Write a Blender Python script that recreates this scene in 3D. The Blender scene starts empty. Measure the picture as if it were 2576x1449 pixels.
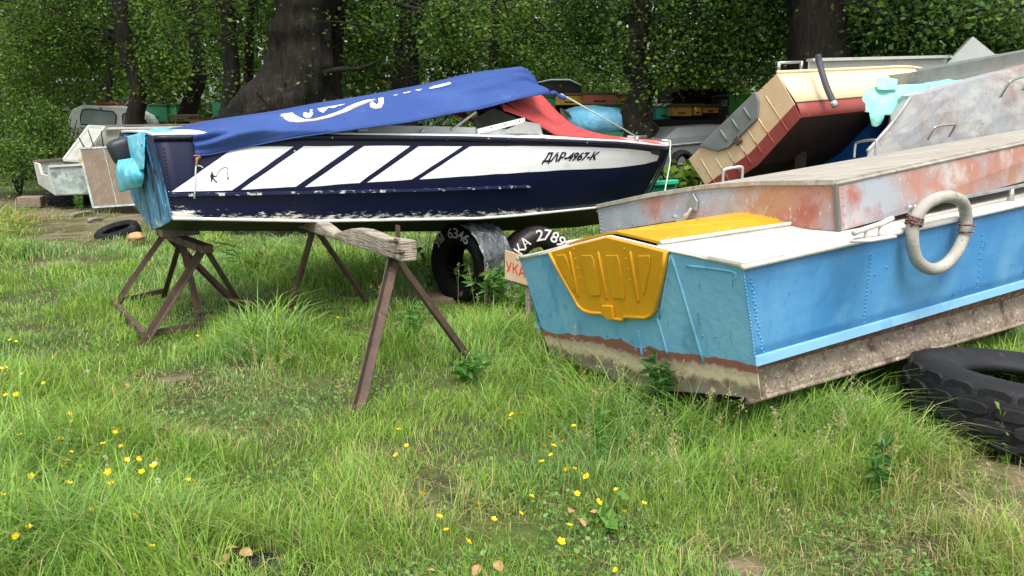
import bpy, bmesh, math, random
import numpy as np
from mathutils import Vector, Matrix, noise as mnoise
R = math.radians
rng = np.random.default_rng(7); random.seed(7)
scene = bpy.context.scene
COL = scene.collection

# ------------------------------------------------------------------ camera
F, CX, CY, PITCH, EYE = 2010.0, 1288.0, 724.5, R(11.9), 1.65     # photo measured on a 2576 px wide print
cd = bpy.data.cameras.new('camera'); cam = bpy.data.objects.new('camera', cd); COL.objects.link(cam)
cd.sensor_width = 36.0; cd.lens = 36.0 * F / 2576.0; cd.clip_start = 0.05; cd.clip_end = 900
cam.location = (0, 0, EYE); cam.rotation_euler = (math.pi / 2 - PITCH, 0, 0)
scene.camera = cam

# ------------------------------------------------------------------ light: bright overcast day
SUN_TO = Vector((0.06, -0.48, 0.95)).normalized()
world = bpy.data.worlds.new('World'); scene.world = world; world.use_nodes = True
wn = world.node_tree; wn.nodes.clear()
wo = wn.nodes.new('ShaderNodeOutputWorld'); wb = wn.nodes.new('ShaderNodeBackground'); ws = wn.nodes.new('ShaderNodeTexSky')
wh = wn.nodes.new('ShaderNodeHueSaturation'); wh.inputs['Saturation'].default_value = 0.30
ws.sky_type = 'NISHITA'; ws.sun_disc = False; ws.sun_elevation = math.asin(SUN_TO.z)
ws.sun_rotation = math.atan2(SUN_TO.x, SUN_TO.y)
ws.air_density = 1.0; ws.dust_density = 4.0; ws.ozone_density = 1.0
wb.inputs['Strength'].default_value = 0.15
wn.links.new(ws.outputs[0], wh.inputs['Color']); wn.links.new(wh.outputs[0], wb.inputs['Color']); wn.links.new(wb.outputs[0], wo.inputs['Surface'])
sl = bpy.data.lights.new('sun', 'SUN'); sl.energy = 1.6; sl.angle = R(24); sl.color = (1.0, 0.97, 0.92)
so = bpy.data.objects.new('sun', sl); COL.objects.link(so)
so.rotation_euler = (-SUN_TO).to_track_quat('-Z', 'Y').to_euler(); so.location = SUN_TO * 30
scene.view_settings.view_transform = 'Standard'; scene.view_settings.look = 'None'
scene.view_settings.exposure = 0.9; scene.view_settings.gamma = 1.0
scene.view_settings.use_curve_mapping = False
scene.cycles.max_bounces = 6; scene.cycles.transparent_max_bounces = 6

# ------------------------------------------------------------------ measuring helpers (photo -> place)
CAM = Vector((0, 0, EYE)); cp, sp = math.cos(PITCH), math.sin(PITCH)
def ray(px, py):
    x = (px - CX) / F; y = (CY - py) / F
    return Vector((x, cp + y * sp, -sp + y * cp))
def at(px, py, Y):
    r = ray(px, py); return CAM + r * (Y / r.y)
def gnd(px, py, z=0.0):
    r = ray(px, py); return CAM + r * ((z - EYE) / r.z)
def on_plane(px, py, P0, N, off=0.0):
    r = ray(px, py); t = (P0 - CAM).dot(N) / r.dot(N); return CAM + r * t + N * off
def proj(P):
    dx, dy, dz = P[0], P[1], P[2] - EYE
    zc = dy * cp - dz * sp; yc = dy * sp + dz * cp
    return CX + F * dx / zc, CY - F * yc / zc, zc
def interp(c, x):
    return float(np.interp(x, [a for a, b in c], [b for a, b in c]))
def zsolve(X, Y, curve, z=1.0):
    for _ in range(8):
        px, py, zc = proj((X, Y, z)); z += (py - interp(curve, px)) * zc / F * cp
    return z

# ------------------------------------------------------------------ object helpers
def setp(o, label=None, cat=None, group=None, kind=None):
    if label: o['label'] = label
    if cat: o['category'] = cat
    if group: o['group'] = group
    if kind: o['kind'] = kind
    return o
def link(o, parent=None):
    COL.objects.link(o)
    if parent is not None:
        o.parent = parent
        o.matrix_parent_inverse = Matrix.Translation(parent.location).inverted() if parent.rotation_euler[:] == (0, 0, 0) else parent.matrix_basis.inverted()
    return o
def empty(name, loc, label, cat, group=None):
    o = bpy.data.objects.new(name, None); o.location = loc; o.empty_display_size = 0.1
    COL.objects.link(o); return setp(o, label, cat, group)
def mk(name, verts, faces, mat, parent=None, smooth=False, attrs=None):
    me = bpy.data.meshes.new(name); me.from_pydata([tuple(v) for v in verts], [], faces); me.update()
    if smooth: me.polygons.foreach_set('use_smooth', [True] * len(me.polygons))
    me.materials.append(mat)
    for k, vals in (attrs or {}).items():
        a = me.attributes.new(k, 'FLOAT', 'POINT'); a.data.foreach_set('value', [float(x) for x in vals])
    return link(bpy.data.objects.new(name, me), parent)
class MB:
    def __init__(s): s.v = []; s.f = []
    def add(s, vs, fs):
        o = len(s.v); s.v += [Vector(v) for v in vs]; s.f += [tuple(i + o for i in f) for f in fs]; return s
    def quadbox(s, a, b, w, h, up=Vector((0, 0, 1)), roll=0):           # bar from a to b
        a = Vector(a); b = Vector(b); d = (b - a).normalized(); x = d.cross(up)
        if x.length < 1e-4: x = d.cross(Vector((1, 0, 0)))
        x.normalize(); y = x.cross(d).normalized()
        if roll: q = Matrix.Rotation(roll, 3, d); x = q @ x; y = q @ y
        vs = [p + x * (sx * w / 2) + y * (sy * h / 2) for p in (a, b) for sx, sy in ((-1, -1), (1, -1), (1, 1), (-1, 1))]
        return s.add(vs, [(0, 1, 2, 3), (7, 6, 5, 4), (0, 4, 5, 1), (1, 5, 6, 2), (2, 6, 7, 3), (3, 7, 4, 0)])
    def box(s, c, X, Y, Z):                                            # centre + half axes
        c = Vector(c); X = Vector(X); Y = Vector(Y); Z = Vector(Z)
        vs = [c + X * i + Y * j + Z * k for k in (-1, 1) for i, j in ((-1, -1), (1, -1), (1, 1), (-1, 1))]
        return s.add(vs, [(3, 2, 1, 0), (4, 5, 6, 7), (0, 1, 5, 4), (1, 2, 6, 5), (2, 3, 7, 6), (3, 0, 4, 7)])
    def tube(s, pts, r, n=8, caps=True):
        pts = [Vector(p) for p in pts]; m = len(pts); rr = r if hasattr(r, '__len__') else [r] * m
        t0 = (pts[1] - pts[0]).normalized(); ref = Vector((0, 0, 1)) if abs(t0.z) < .9 else Vector((1, 0, 0))
        x = t0.cross(ref).normalized(); vs = []
        for i, p in enumerate(pts):
            t = (pts[min(i + 1, m - 1)] - pts[max(i - 1, 0)]).normalized()
            x = (x - t * x.dot(t)).normalized(); y = t.cross(x)
            vs += [p + (x * math.cos(2 * math.pi * k / n) + y * math.sin(2 * math.pi * k / n)) * rr[i] for k in range(n)]
        fs = [(i * n + k, i * n + (k + 1) % n, (i + 1) * n + (k + 1) % n, (i + 1) * n + k) for i in range(m - 1) for k in range(n)]
        if caps: fs += [tuple(range(n - 1, -1, -1)), tuple((m - 1) * n + k for k in range(n))]
        return s.add(vs, fs)
    def prism(s, poly, ext):                                           # planar polygon extruded by a vector
        n = len(poly); vs = [Vector(p) for p in poly] + [Vector(p) + ext for p in poly]
        return s.add(vs, [tuple(range(n)), tuple(range(2 * n - 1, n - 1, -1))] + [(i, i + n, (i + 1) % n + n, (i + 1) % n) for i in range(n)])
    def grid(s, rows, closed=False):
        nr = len(rows); nc = len(rows[0]); vs = [p for r in rows for p in r]
        fs = [(i * nc + j, i * nc + (j + 1) % nc, (i + 1) * nc + (j + 1) % nc, (i + 1) * nc + j) for i in range(nr - 1) for j in range(nc if closed else nc - 1)]
        return s.add(vs, fs)
    def dome(s, c, n, r, h=None):                                      # rivet head
        n = Vector(n).normalized(); x = n.orthogonal().normalized(); y = n.cross(x); h = h or r * .7
        vs = [Vector(c) + (x * math.cos(k * math.pi / 3) + y * math.sin(k * math.pi / 3)) * r for k in range(6)]
        vs += [Vector(c) + (x * math.cos(k * math.pi / 3) + y * math.sin(k * math.pi / 3)) * r * .6 + n * h * .8 for k in range(6)] + [Vector(c) + n * h]
        return s.add(vs, [(k, (k + 1) % 6, 6 + (k + 1) % 6, 6 + k) for k in range(6)] + [(6 + k, 6 + (k + 1) % 6, 12) for k in range(6)])
    def build(s, name, mat, parent=None, smooth=False, bevel=0.0, bseg=2, attrs=None, sub=0, solid=0.0):
        o = mk(name, s.v, s.f, mat, parent, smooth, attrs)
        bm = bmesh.new(); bm.from_mesh(o.data); bmesh.ops.recalc_face_normals(bm, faces=bm.faces); bm.to_mesh(o.data); bm.free()
        if solid: m = o.modifiers.new('solid', 'SOLIDIFY'); m.thickness = solid; m.offset = 0
        if bevel:
            m = o.modifiers.new('bevel', 'BEVEL'); m.width = bevel; m.segments = bseg; m.limit_method = 'ANGLE'; m.angle_limit = R(35)
            o.data.polygons.foreach_set('use_smooth', [True] * len(o.data.polygons))
            try: m.harden_normals = True
            except Exception: pass
        if sub: m = o.modifiers.new('sub', 'SUBSURF'); m.levels = sub; m.render_levels = sub
        return o
def solid(o, t, off=0.0):
    m = o.modifiers.new('solid', 'SOLIDIFY'); m.thickness = t; m.offset = off
def catmull(pts, n=6):
    pts = [Vector(p) for p in pts]; out = []
    for i in range(len(pts) - 1):
        p0, p1, p2, p3 = pts[max(i - 1, 0)], pts[i], pts[i + 1], pts[min(i + 2, len(pts) - 1)]
        for k in range(n):
            t = k / n; out.append(.5 * ((2 * p1) + (p2 - p0) * t + (2 * p0 - 5 * p1 + 4 * p2 - p3) * t * t + (3 * p1 - p0 - 3 * p2 + p3) * t ** 3))
    return out + [pts[-1]]

class Surf:                                                            # a curved skin one can paint on
    def __init__(s, fn, nu=160, nv=40, u0=0, u1=1, v0=0, v1=1):
        s.fn = fn; s.us = np.linspace(u0, u1, nu); s.vs = np.linspace(v0, v1, nv); s.P = []; s.UV = []
        for u in s.us:
            for v in s.vs:
                p = proj(fn(u, v)); s.P.append((p[0], p[1])); s.UV.append((u, v))
        s.P = np.array(s.P); s.UV = np.array(s.UV); s.du = (u1 - u0) / nu; s.dv = (v1 - v0) / nv
    def uv(s, px, py):
        i = int(np.argmin((s.P[:, 0] - px) ** 2 + (s.P[:, 1] - py) ** 2)); u, v = s.UV[i]
        for _ in range(3):
            a = proj(s.fn(u, v)); b = proj(s.fn(u + s.du, v)); c = proj(s.fn(u, v + s.dv))
            J = np.array([[b[0] - a[0], c[0] - a[0]], [b[1] - a[1], c[1] - a[1]]])
            if abs(np.linalg.det(J)) < 1e-6: break
            q = np.linalg.solve(J, np.array([px - a[0], py - a[1]])); u += float(np.clip(q[0], -3, 3)) * s.du; v += float(np.clip(q[1], -3, 3)) * s.dv
        return u, v
    def normal(s, u, v):
        a = s.fn(u, v); n = (s.fn(u + s.du, v) - a).cross(s.fn(u, v + s.dv) - a).normalized()
        return n if n.dot(CAM - a) > 0 else -n
    def pt(s, px, py, off=0.0):
        u, v = s.uv(px, py); return s.fn(u, v) + s.normal(u, v) * off
    def decal(s, name, polys, mat, parent, off=0.0025, maxlen=28):
        bm = bmesh.new()
        for poly in polys:
            vs = [bm.verts.new((x, y, 0)) for x, y in poly]; bm.faces.new(vs)
        bmesh.ops.triangulate(bm, faces=bm.faces)
        for _ in range(4):
            es = [e for e in bm.edges if e.calc_length() > maxlen]
            if not es: break
            bmesh.ops.subdivide_edges(bm, edges=es, cuts=1); bmesh.ops.triangulate(bm, faces=bm.faces)
        return s._map(name, bm, mat, parent, off)
    def _map(s, name, bm, mat, parent, off):
        for v in bm.verts: v.co = s.pt(v.co.x, v.co.y, off)
        me = bpy.data.meshes.new(name); bm.to_mesh(me); bm.free(); me.materials.append(mat)
        return link(bpy.data.objects.new(name, me), parent)
    def text(s, name, body, quad, mat, parent, off=0.004, bold=0.0, shear=0.0, spacing=1.0):
        bm = text_bm(body, bold, shear, spacing)
        fit_quad(bm, quad)
        return s._map(name, bm, mat, parent, off)
def text_bm(body, bold=0.0, shear=0.0, spacing=1.0):
    cu = bpy.data.curves.new('lettering_curve', 'FONT'); cu.body = body; cu.offset = bold; cu.shear = shear; cu.space_character = spacing; cu.resolution_u = 3
    o = bpy.data.objects.new('lettering_curve', cu); COL.objects.link(o); bpy.context.view_layer.update()
    me = bpy.data.meshes.new_from_object(o.evaluated_get(bpy.context.evaluated_depsgraph_get()))
    bpy.data.objects.remove(o); bpy.data.curves.remove(cu)
    bm = bmesh.new(); bm.from_mesh(me); bpy.data.meshes.remove(me); bmesh.ops.triangulate(bm, faces=bm.faces); return bm
def fit_quad(bm, q):                                                   # q = bottom-left, bottom-right, top-right, top-left
    xs = [v.co.x for v in bm.verts]; ys = [v.co.y for v in bm.verts]; x0, x1, y0, y1 = min(xs), max(xs), min(ys), max(ys)
    q = [Vector((p[0], p[1], p[2] if len(p) > 2 else 0)) for p in q]
    for v in bm.verts:
        a = (v.co.x - x0) / (x1 - x0); b = (v.co.y - y0) / (y1 - y0)
        v.co = (q[0] * (1 - a) + q[1] * a) * (1 - b) + (q[3] * (1 - a) + q[2] * a) * b
def text_quad(name, body, quad, mat, parent, bold=0.0, shear=0.0, spacing=1.0):
    bm = text_bm(body, bold, shear, spacing); fit_quad(bm, quad)
    me = bpy.data.meshes.new(name); bm.to_mesh(me); bm.free(); me.materials.append(mat)
    return link(bpy.data.objects.new(name, me), parent)

# ------------------------------------------------------------------ materials
def S(h):
    h = h.lstrip('#'); c = [int(h[i:i + 2], 16) / 255 for i in (0, 2, 4)]
    return tuple(x / 12.92 if x <= .04045 else ((x + .055) / 1.055) ** 2.4 for x in c) + (1.0,)
def M(name, col, rough=0.55, metal=0.0, layers=(), bump=None, spec=0.4, bumps=()):
    m = bpy.data.materials.new(name); m.use_nodes = True; nt = m.node_tree; N = nt.nodes; Lk = nt.links.new
    b = N['Principled BSDF']; b.inputs['Roughness'].default_value = rough; b.inputs['Metallic'].default_value = metal
    b.inputs['Specular IOR Level'].default_value = spec
    tc = N.new('ShaderNodeTexCoord'); rgb = N.new('ShaderNodeRGB'); rgb.outputs[0].default_value = S(col) if isinstance(col, str) else col
    cur = rgb.outputs[0]
    for i, L in enumerate(layers):
        mp = N.new('ShaderNodeMapping'); mp.inputs['Scale'].default_value = L.get('stretch', (1, 1, 1)); mp.inputs['Location'].default_value = (3.1 * i + L.get('seed', 0), 1.7 * i, 0.3)
        mp.inputs['Rotation'].default_value = L.get('rot', (0, 0, 0))
        Lk(tc.outputs['Object'], mp.inputs['Vector'])
        nz = N.new('ShaderNodeTexNoise'); nz.inputs['Scale'].default_value = L.get('scale', 3); nz.inputs['Detail'].default_value = L.get('detail', 6); nz.inputs['Roughness'].default_value = L.get('nr', .6)
        Lk(mp.outputs[0], nz.inputs['Vector']); val = nz.outputs['Fac']
        if 'attr' in L:
            at_ = N.new('ShaderNodeAttribute'); at_.attribute_name = L['attr']
            mu = N.new('ShaderNodeMath'); mu.operation = 'MULTIPLY_ADD'; mu.inputs[1].default_value = L.get('gain', 1); Lk(at_.outputs['Fac'], mu.inputs[0]); Lk(val, mu.inputs[2]); val = mu.outputs[0]
        mr = N.new('ShaderNodeMapRange'); mr.inputs['From Min'].default_value = L['lo']; mr.inputs['From Max'].default_value = L['hi']; mr.inputs['To Max'].default_value = L.get('amt', 1.0)
        Lk(val, mr.inputs['Value'])
        mx = N.new('ShaderNodeMix'); mx.data_type = 'RGBA'; Lk(mr.outputs[0], mx.inputs['Factor']); Lk(cur, mx.inputs['A'])
        mx.inputs['B'].default_value = S(L['col']) if isinstance(L['col'], str) else L['col']; cur = mx.outputs['Result']
    Lk(cur, b.inputs['Base Color'])
    prev = None
    for (sc, st, *rest) in ([bump] if bump else []) + list(bumps):
        nz = N.new('ShaderNodeTexNoise'); nz.inputs['Scale'].default_value = sc; nz.inputs['Detail'].default_value = 5
        if rest:
            mp = N.new('ShaderNodeMapping'); mp.inputs['Scale'].default_value = rest[0]; Lk(tc.outputs['Object'], mp.inputs['Vector']); Lk(mp.outputs[0], nz.inputs['Vector'])
        else: Lk(tc.outputs['Object'], nz.inputs['Vector'])
        bp = N.new('ShaderNodeBump'); bp.inputs['Strength'].default_value = st; bp.inputs['Distance'].default_value = 0.02
        Lk(nz.outputs['Fac'], bp.inputs['Height'])
        if prev: Lk(prev, bp.inputs['Normal'])
        prev = bp.outputs[0]
    if prev: Lk(prev, b.inputs['Normal'])
    return m
def leafmat(name, trans=0.35, rough=0.5, attr='leaf_colour', spec=.3):
    m = bpy.data.materials.new(name); m.use_nodes = True; nt = m.node_tree; N = nt.nodes; Lk = nt.links.new
    b = N['Principled BSDF']; b.inputs['Roughness'].default_value = rough; b.inputs['Specular IOR Level'].default_value = spec
    a = N.new('ShaderNodeAttribute'); a.attribute_name = attr; Lk(a.outputs['Color'], b.inputs['Base Color'])
    t = N.new('ShaderNodeBsdfTranslucent'); Lk(a.outputs['Color'], t.inputs['Color'])
    ms = N.new('ShaderNodeMixShader'); ms.inputs[0].default_value = trans; Lk(b.outputs[0], ms.inputs[1]); Lk(t.outputs[0], ms.inputs[2])
    Lk(ms.outputs[0], N['Material Output'].inputs['Surface']); return m
def soft(lo, hi, col, scale, **k): return dict(lo=lo, hi=hi, col=col, scale=scale, **k)

NAVY = M('navy_paint', '#0a1030', .42, spec=.3, layers=[soft(.55, .8, '#10183a', 2.5), dict(col='#e2ded6', scale=26, lo=1.02, hi=1.1, attr='wear', gain=1.0, detail=9, nr=.75, stretch=(.45, .45, 1.6)), dict(col='#1f4a9a', scale=6, lo=1.22, hi=1.26, attr='wear', gain=.75, seed=4)], bump=(3, .12))
NAVYRAIL = M('navy_rail_paint', '#0b1026', .45, layers=[soft(.66, .7, '#ddd9d2', 30, detail=8)])
HULLBOTTOM = M('black_bottom_paint', '#15140f', .5, layers=[soft(.55, .75, '#3a382c', 3)])
WHITEP = M('white_paint', '#e9e9e6', .4, layers=[soft(.5, .75, '#d9dcdb', 2.2), soft(.70, .74, '#b6ab9c', 24, detail=8)], bump=(4, .12))
WHITEWORN = M('worn_white_paint', '#e6e4de', .5, layers=[soft(.52, .7, '#cfc9bd', 7), soft(.66, .72, '#6c6f74', 30, detail=9)], bump=(30, .1))
ALU = M('aluminium', '#b9bbb9', .38, .75, layers=[soft(.5, .7, '#8c8f8e', 6)], bump=(20, .05))
DARKIN = M('dark_interior', '#161413', .8)
GLASS = M('tinted_glass', '#20221f', .12, 0, layers=[soft(.5, .8, '#3d423d', 4)])
BLACKLET = M('black_lettering', '#111113', .5, layers=[soft(.62, .68, '#8d8f92', 40, detail=8)])
WHITELET = M('white_lettering', '#e8e6e0', .6)
REDLET = M('red_lettering', '#c8321c', .6)
WOODOLD = M('weathered_wood', '#8d8477', .85, layers=[soft(.5, .7, '#5f574c', 9, stretch=(1, 1, 7)), soft(.62, .7, '#b3aa9b', 20, stretch=(1, 1, 6)), soft(.64, .68, '#37302a', 30, stretch=(1, 1, 9))], bump=(30, .6, (1, 1, 6)))
STEELRUST = M('rusty_steel', '#52443b', .8, .0, layers=[soft(.45, .7, '#684f41', 8), soft(.6, .75, '#7f7167', 20), soft(.62, .68, '#33271f', 12)], bump=(60, .15))
RUBBER = M('old_rubber', '#1c1d1f', .8, spec=.15, layers=[soft(.5, .75, '#3e3f42', 4), soft(.64, .72, '#6a675f', 22, detail=8)], bump=(35, .2))
ROPE = M('pale_rope', '#b9c4b6', .9)
def deep(c): return c
# ------------------------------------------------------------------ ground
def axis(lim, fine, near):
    a = list(np.arange(-near, near + 1e-6, fine)); x = near; st = fine
    while x < lim:
        st *= 1.6; x += st; a.append(x); a.insert(0, -x)
    return a
GX = axis(320, .22, 11); GYv = [y + 8 for y in axis(320, .22, 11)]
BARE = [(1100, 1235, .13, .22), (1075, 1300, .15, .08), (2500, 1290, .40, .22), (2570, 1200, .3, .25), (500, 1085, .2, .09), (420, 960, .25, .12), (150, 660, .5, .35),
        (200, 592, .95, .9), (250, 560, 1.3, 1.2), (150, 535, 1.2, 1.6), (330, 545, 1.3, 1.4), (630, 1430, .18, .1), (1850, 1430, .14, .07), (2330, 1390, .16, .08), (1120, 750, .3, .25), (620, 930, .18, .08), (980, 1140, .16, .08), (100, 500, 1.5, 2.2)]
BARE = [(gnd(a, b).x, gnd(a, b).y, c, d) for a, b, c, d in BARE]
def nz2(x, y, s, o=0.0): return mnoise.noise(Vector((x * s + o, y * s - o, .37)))
def bare(x, y):
    m = 0.0
    for (bx, by, rx, ry) in BARE:
        q = ((x - bx) / rx) ** 2 + ((y - by) / ry) ** 2
        if q < 2.5: m = max(m, math.exp(-q * 1.1))
    return min(1, m * (1 + .9 * nz2(x, y, 4.5)))
def gz(x, y):
    if abs(x) > 14 or y < -4 or y > 26: return 0.0
    return .018 * nz2(x, y, .9) + .010 * nz2(x, y, 3.1)
gv, gattr = [], []
for y in GYv:
    for x in GX:
        gv.append((x, y, gz(x, y))); gattr.append(bare(x, y) if (abs(x) < 12 and -3 < y < 26) else 0)
nx = len(GX); gf = [(j * nx + i, j * nx + i + 1, (j + 1) * nx + i + 1, (j + 1) * nx + i) for j in range(len(GYv) - 1) for i in range(nx - 1)]
SOIL = M('soil', '#3d3d22', .95, layers=[soft(.42, .62, '#4a5725', 2.2), soft(.5, .7, '#5d6431', 14, detail=9), dict(col='#7a6a56', scale=9, lo=.85, hi=1.15, attr='bare', gain=.62, detail=8), soft(.66, .72, '#938672', 60, detail=4, amt=.7)], bump=(40, .7))
g = mk('ground', gv, gf, SOIL, None, True, {'bare': gattr}); setp(g, kind='structure')
# ------------------------------------------------------------------ navy and white motor boat
TH = R(33); WD = Vector((math.cos(TH), math.sin(TH), 0)); WNR = Vector((math.sin(TH), -math.cos(TH), 0)); WL = 5.48
WNS = Vector((-2.43, 5.5, 0)); WC = WNS - WNR * .75
def taper(s, s0, p, end=0.0): return 1.0 if s < s0 else max(0, 1 - ((s - s0) / (1 - s0)) ** p) * (1 - end) + end
def wg(s): return .75 * taper(s, .42, 2.3, .03)
def wch(s): return (.70 + .19 * max(0, 1 - s / .35) ** 1.3) * taper(s, .38, 2.0, .012)
G_PX = [(300, 346), (400, 343), (700, 339), (900, 342), (1160, 345), (1400, 352), (1560, 359), (1672, 371)]
C_PX = [(380, 548), (430, 549), (800, 556), (1200, 549), (1300, 542), (1497, 522), (1560, 507), (1626, 487), (1660, 470)]
K_PX = [(360, 577), (500, 581), (1000, 583), (1300, 580), (1450, 572), (1520, 562), (1600, 525), (1626, 500), (1660, 480)]
NS_ = 61; SS = [i / (NS_ - 1) for i in range(NS_)]
def wxy(s, w): p = WC + WD * (s * WL) + WNR * w; return p.x, p.y
zg_t = [zsolve(*wxy(s, wg(s)), G_PX) for s in SS]
def rk(s): return .010 + s * (.935 - .010)          # chine / keel run from behind the raked transom to the stem foot
zc_t = [zsolve(*wxy(rk(s), wch(s)), C_PX) for s in SS]
zk_t = [min(zsolve(*wxy(rk(s), 0.0), K_PX), zc_t[i] - .02) for i, s in enumerate(SS)]
def zg(s): return float(np.interp(s, SS, zg_t))
def zc(s): return float(np.interp(s, SS, zc_t))
def zk(s): return float(np.interp(s, SS, zk_t))
def wpt(s, w, z): x, y = wxy(s, w); return Vector((x, y, z))
def side(u, v, sgn=1):                            # v = 0 gunwale, 1 chine
    a = wpt(u, sgn * wg(u), zg(u)); b = wpt(rk(u), sgn * wch(u), zc(u))
    bulge = math.sin(math.pi * min(max(v, 0), 1)) * .035 * taper(u, .6, 2)
    return a.lerp(b, v) + WNR * (sgn * bulge)
WSIDE = Surf(lambda u, v: side(u, v), 170, 24)
wb_ = empty('motor_boat', wpt(.45, 0, 0), 'navy motor boat with slanted white side panels raised on a steel trestle and tyres', 'boat')
mb = MB(); wear = []
NVs = 14
for sgn in (1, -1):
    rows = []
    for s in SS:
        rows.append([side(s, j / NVs, sgn) for j in range(NVs + 1)])
        for j in range(NVs + 1):
            v = j / NVs; wear.append(max(0, (v - .60) / .40) ** 1.2 * .62 * (1.0 if s < .62 else max(.25, 1 - (s - .62) * 4)) + (.12 if s < .02 else 0))
    mb.grid(rows)
hull = mb.build('hull', NAVY, wb_, True, attrs={'wear': wear}); solid(hull, .004)
mb = MB()
for sgn in (1, -1):
    mb.grid([[wpt(rk(s), sgn * wch(s), zc(s)).lerp(wpt(rk(s), 0, zk(s)), j / 4) for j in range(5)] for s in SS])
mb.build('hull_bottom', HULLBOTTOM, wb_, True)
# stem
mb = MB(); stem = [wpt(1.0, 0, zg(1.0) + .01), wpt(.985, 0, zg(1) - .2), wpt(.96, 0, zc(1) + .1), wpt(.935, 0, zk(1))]
mb.tube(catmull(stem, 4), .022); mb.build('stem_bar', NAVYRAIL, wb_, True)
TRANSW = M('weathered_navy_transom', '#1a3a5e', .5, layers=[dict(col='#4a86ad', scale=5, lo=.62, hi=.82, attr='wear', gain=.55, stretch=(1, 1, .35), detail=8), dict(col='#0c1c33', scale=7, lo=.52, hi=.62, seed=2, stretch=(2.5, 2.5, .22)), dict(col='#c5d2d8', scale=22, lo=.86, hi=.92, attr='wear', gain=.32, detail=9, stretch=(1, 1, .5))], bump=(20, .1))
mb = MB(); rows = []; wr = []
for j in range(9):
    v = j / 8; row = []
    for i in range(17):
        k = -1 + 2 * i / 16; top = wpt(0, k * wg(0), zg(0) + 0); zb = zc(0) + (zk(0) - zc(0)) * (1 - abs(k)) ** .8; bot = wpt(.010, k * wch(0), zb)
        row.append(top.lerp(bot, v)); wr.append(v)
    rows.append(row)
TRP = rows
mb.grid(rows); tw = mb.build('transom', TRANSW, wb_, False, attrs={'wear': wr}); solid(tw, .012)
for k in (-.82, -.55, -.28, 0, .27, .52, .78):
    mb = MB(); a = wpt(-.002, k * wg(0), zg(0) - .06); b = wpt(.010, k * wch(0), zc(0) + (zk(0) - zc(0)) * (1 - abs(k)) * .5 + .05)
    n = -WD; mb.quadbox(a + n * .006, b + n * .006 - WD * .002, .022, .016, up=n); mb.build('rib', TRANSW, wb_, True, bevel=.005, attrs={'wear': [.05] * 4 + [.9] * 4})
# chine strip, spray rail, gunwale
mb = MB(); mb.tube([wpt(rk(s), wch(s) + .012, zc(s)) for s in SS[:54]], .013, 6); mb.build('chine_strip', WHITEWORN, wb_, True)
mb = MB(); mb.tube([wpt(rk(s), -wch(s) - .012, zc(s)) for s in SS[:54]], .013, 6); mb.build('chine_strip', WHITEWORN, wb_, True)
rail_px = [(424, 491), (619, 487), (850, 482), (1084, 476.5), (1328, 468)]
xs = np.linspace(424, 1328, 40); rl = [WSIDE.pt(x, interp(rail_px, x), .016) for x in xs]
mb = MB()
for a, b in zip(rl[:-1], rl[1:]): mb.quadbox(a, b, .034, .020)
mb.build('spray_rail', M('worn_spray_rail', '#1a2145', .4, layers=[soft(.55, .60, '#c9c6c4', 16, detail=9)]), wb_)
for sgn in (1, -1):
    mb = MB(); mb.tube([wpt(s, sgn * (wg(s) + .014), zg(s) - .012) for s in SS], .021, 8); mb.build('rub_rail', NAVYRAIL, wb_, True)
# decks: narrow side decks, stern deck, foredeck with camber
def dk(s, k): return wpt(s, k * wg(s), zg(s) + .012 + .05 * (1 - k * k) * (1.0 if s > .56 else .25))
for nm, s0, s1, ks in (('side_deck', .12, .60, (.72, .8, .9, 1.0)), ('side_deck', .12, .60, (-1.0, -.9, -.8, -.72)), ('stern_deck', 0, .12, tuple(np.linspace(-1, 1, 13))), ('foredeck', .60, 1.0, tuple(np.linspace(-1, 1, 13)))):
    st = [s0 + (s1 - s0) * i / 24 for i in range(25)]; mb = MB(); mb.grid([[dk(s, k) for k in ks] for s in st])
    o = mb.build(nm, WHITEP, wb_, True); solid(o, .02)
# cockpit liner
mb = MB()
for sgn in (1, -1):
    mb.grid([[wpt(s, sgn * .54, zg(s) + .05), wpt(s, sgn * .54, zg(s) - .45)] for s in np.linspace(.12, .60, 12)])
mb.grid([[wpt(s, -.54, zg(s) - .45), wpt(s, .54, zg(s) - .45)] for s in np.linspace(.12, .60, 12)])
for s in (.12, .60): mb.grid([[wpt(s, -.54, zg(s) + .03), wpt(s, .54, zg(s) + .03)], [wpt(s, -.54, zg(s) - .45), wpt(s, .54, zg(s) - .45)]])
mb.build('cockpit_liner', M('cream_liner', '#c9c2a8', .6), wb_)
for sgn in (1, -1):
    mb = MB(); mb.grid([[wpt(s, sgn * .545, zg(s) + .0), wpt(s, sgn * .545, zg(s) + .085)] for s in np.linspace(.16, .60, 12)]); o = mb.build('coaming', M('coaming_alu_paint', '#cdd0cd', .45) if sgn == 1 else bpy.data.materials['coaming_alu_paint'], wb_); solid(o, .012)
mb = MB(); mb.box(wpt(.5, -.1, zg(.5) + .02), WD * .5, WNR * .3, Vector((0, 0, .05))); mb.build('seat', M('cream_seat', '#d8d0b2', .7), wb_, bevel=.02)
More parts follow.
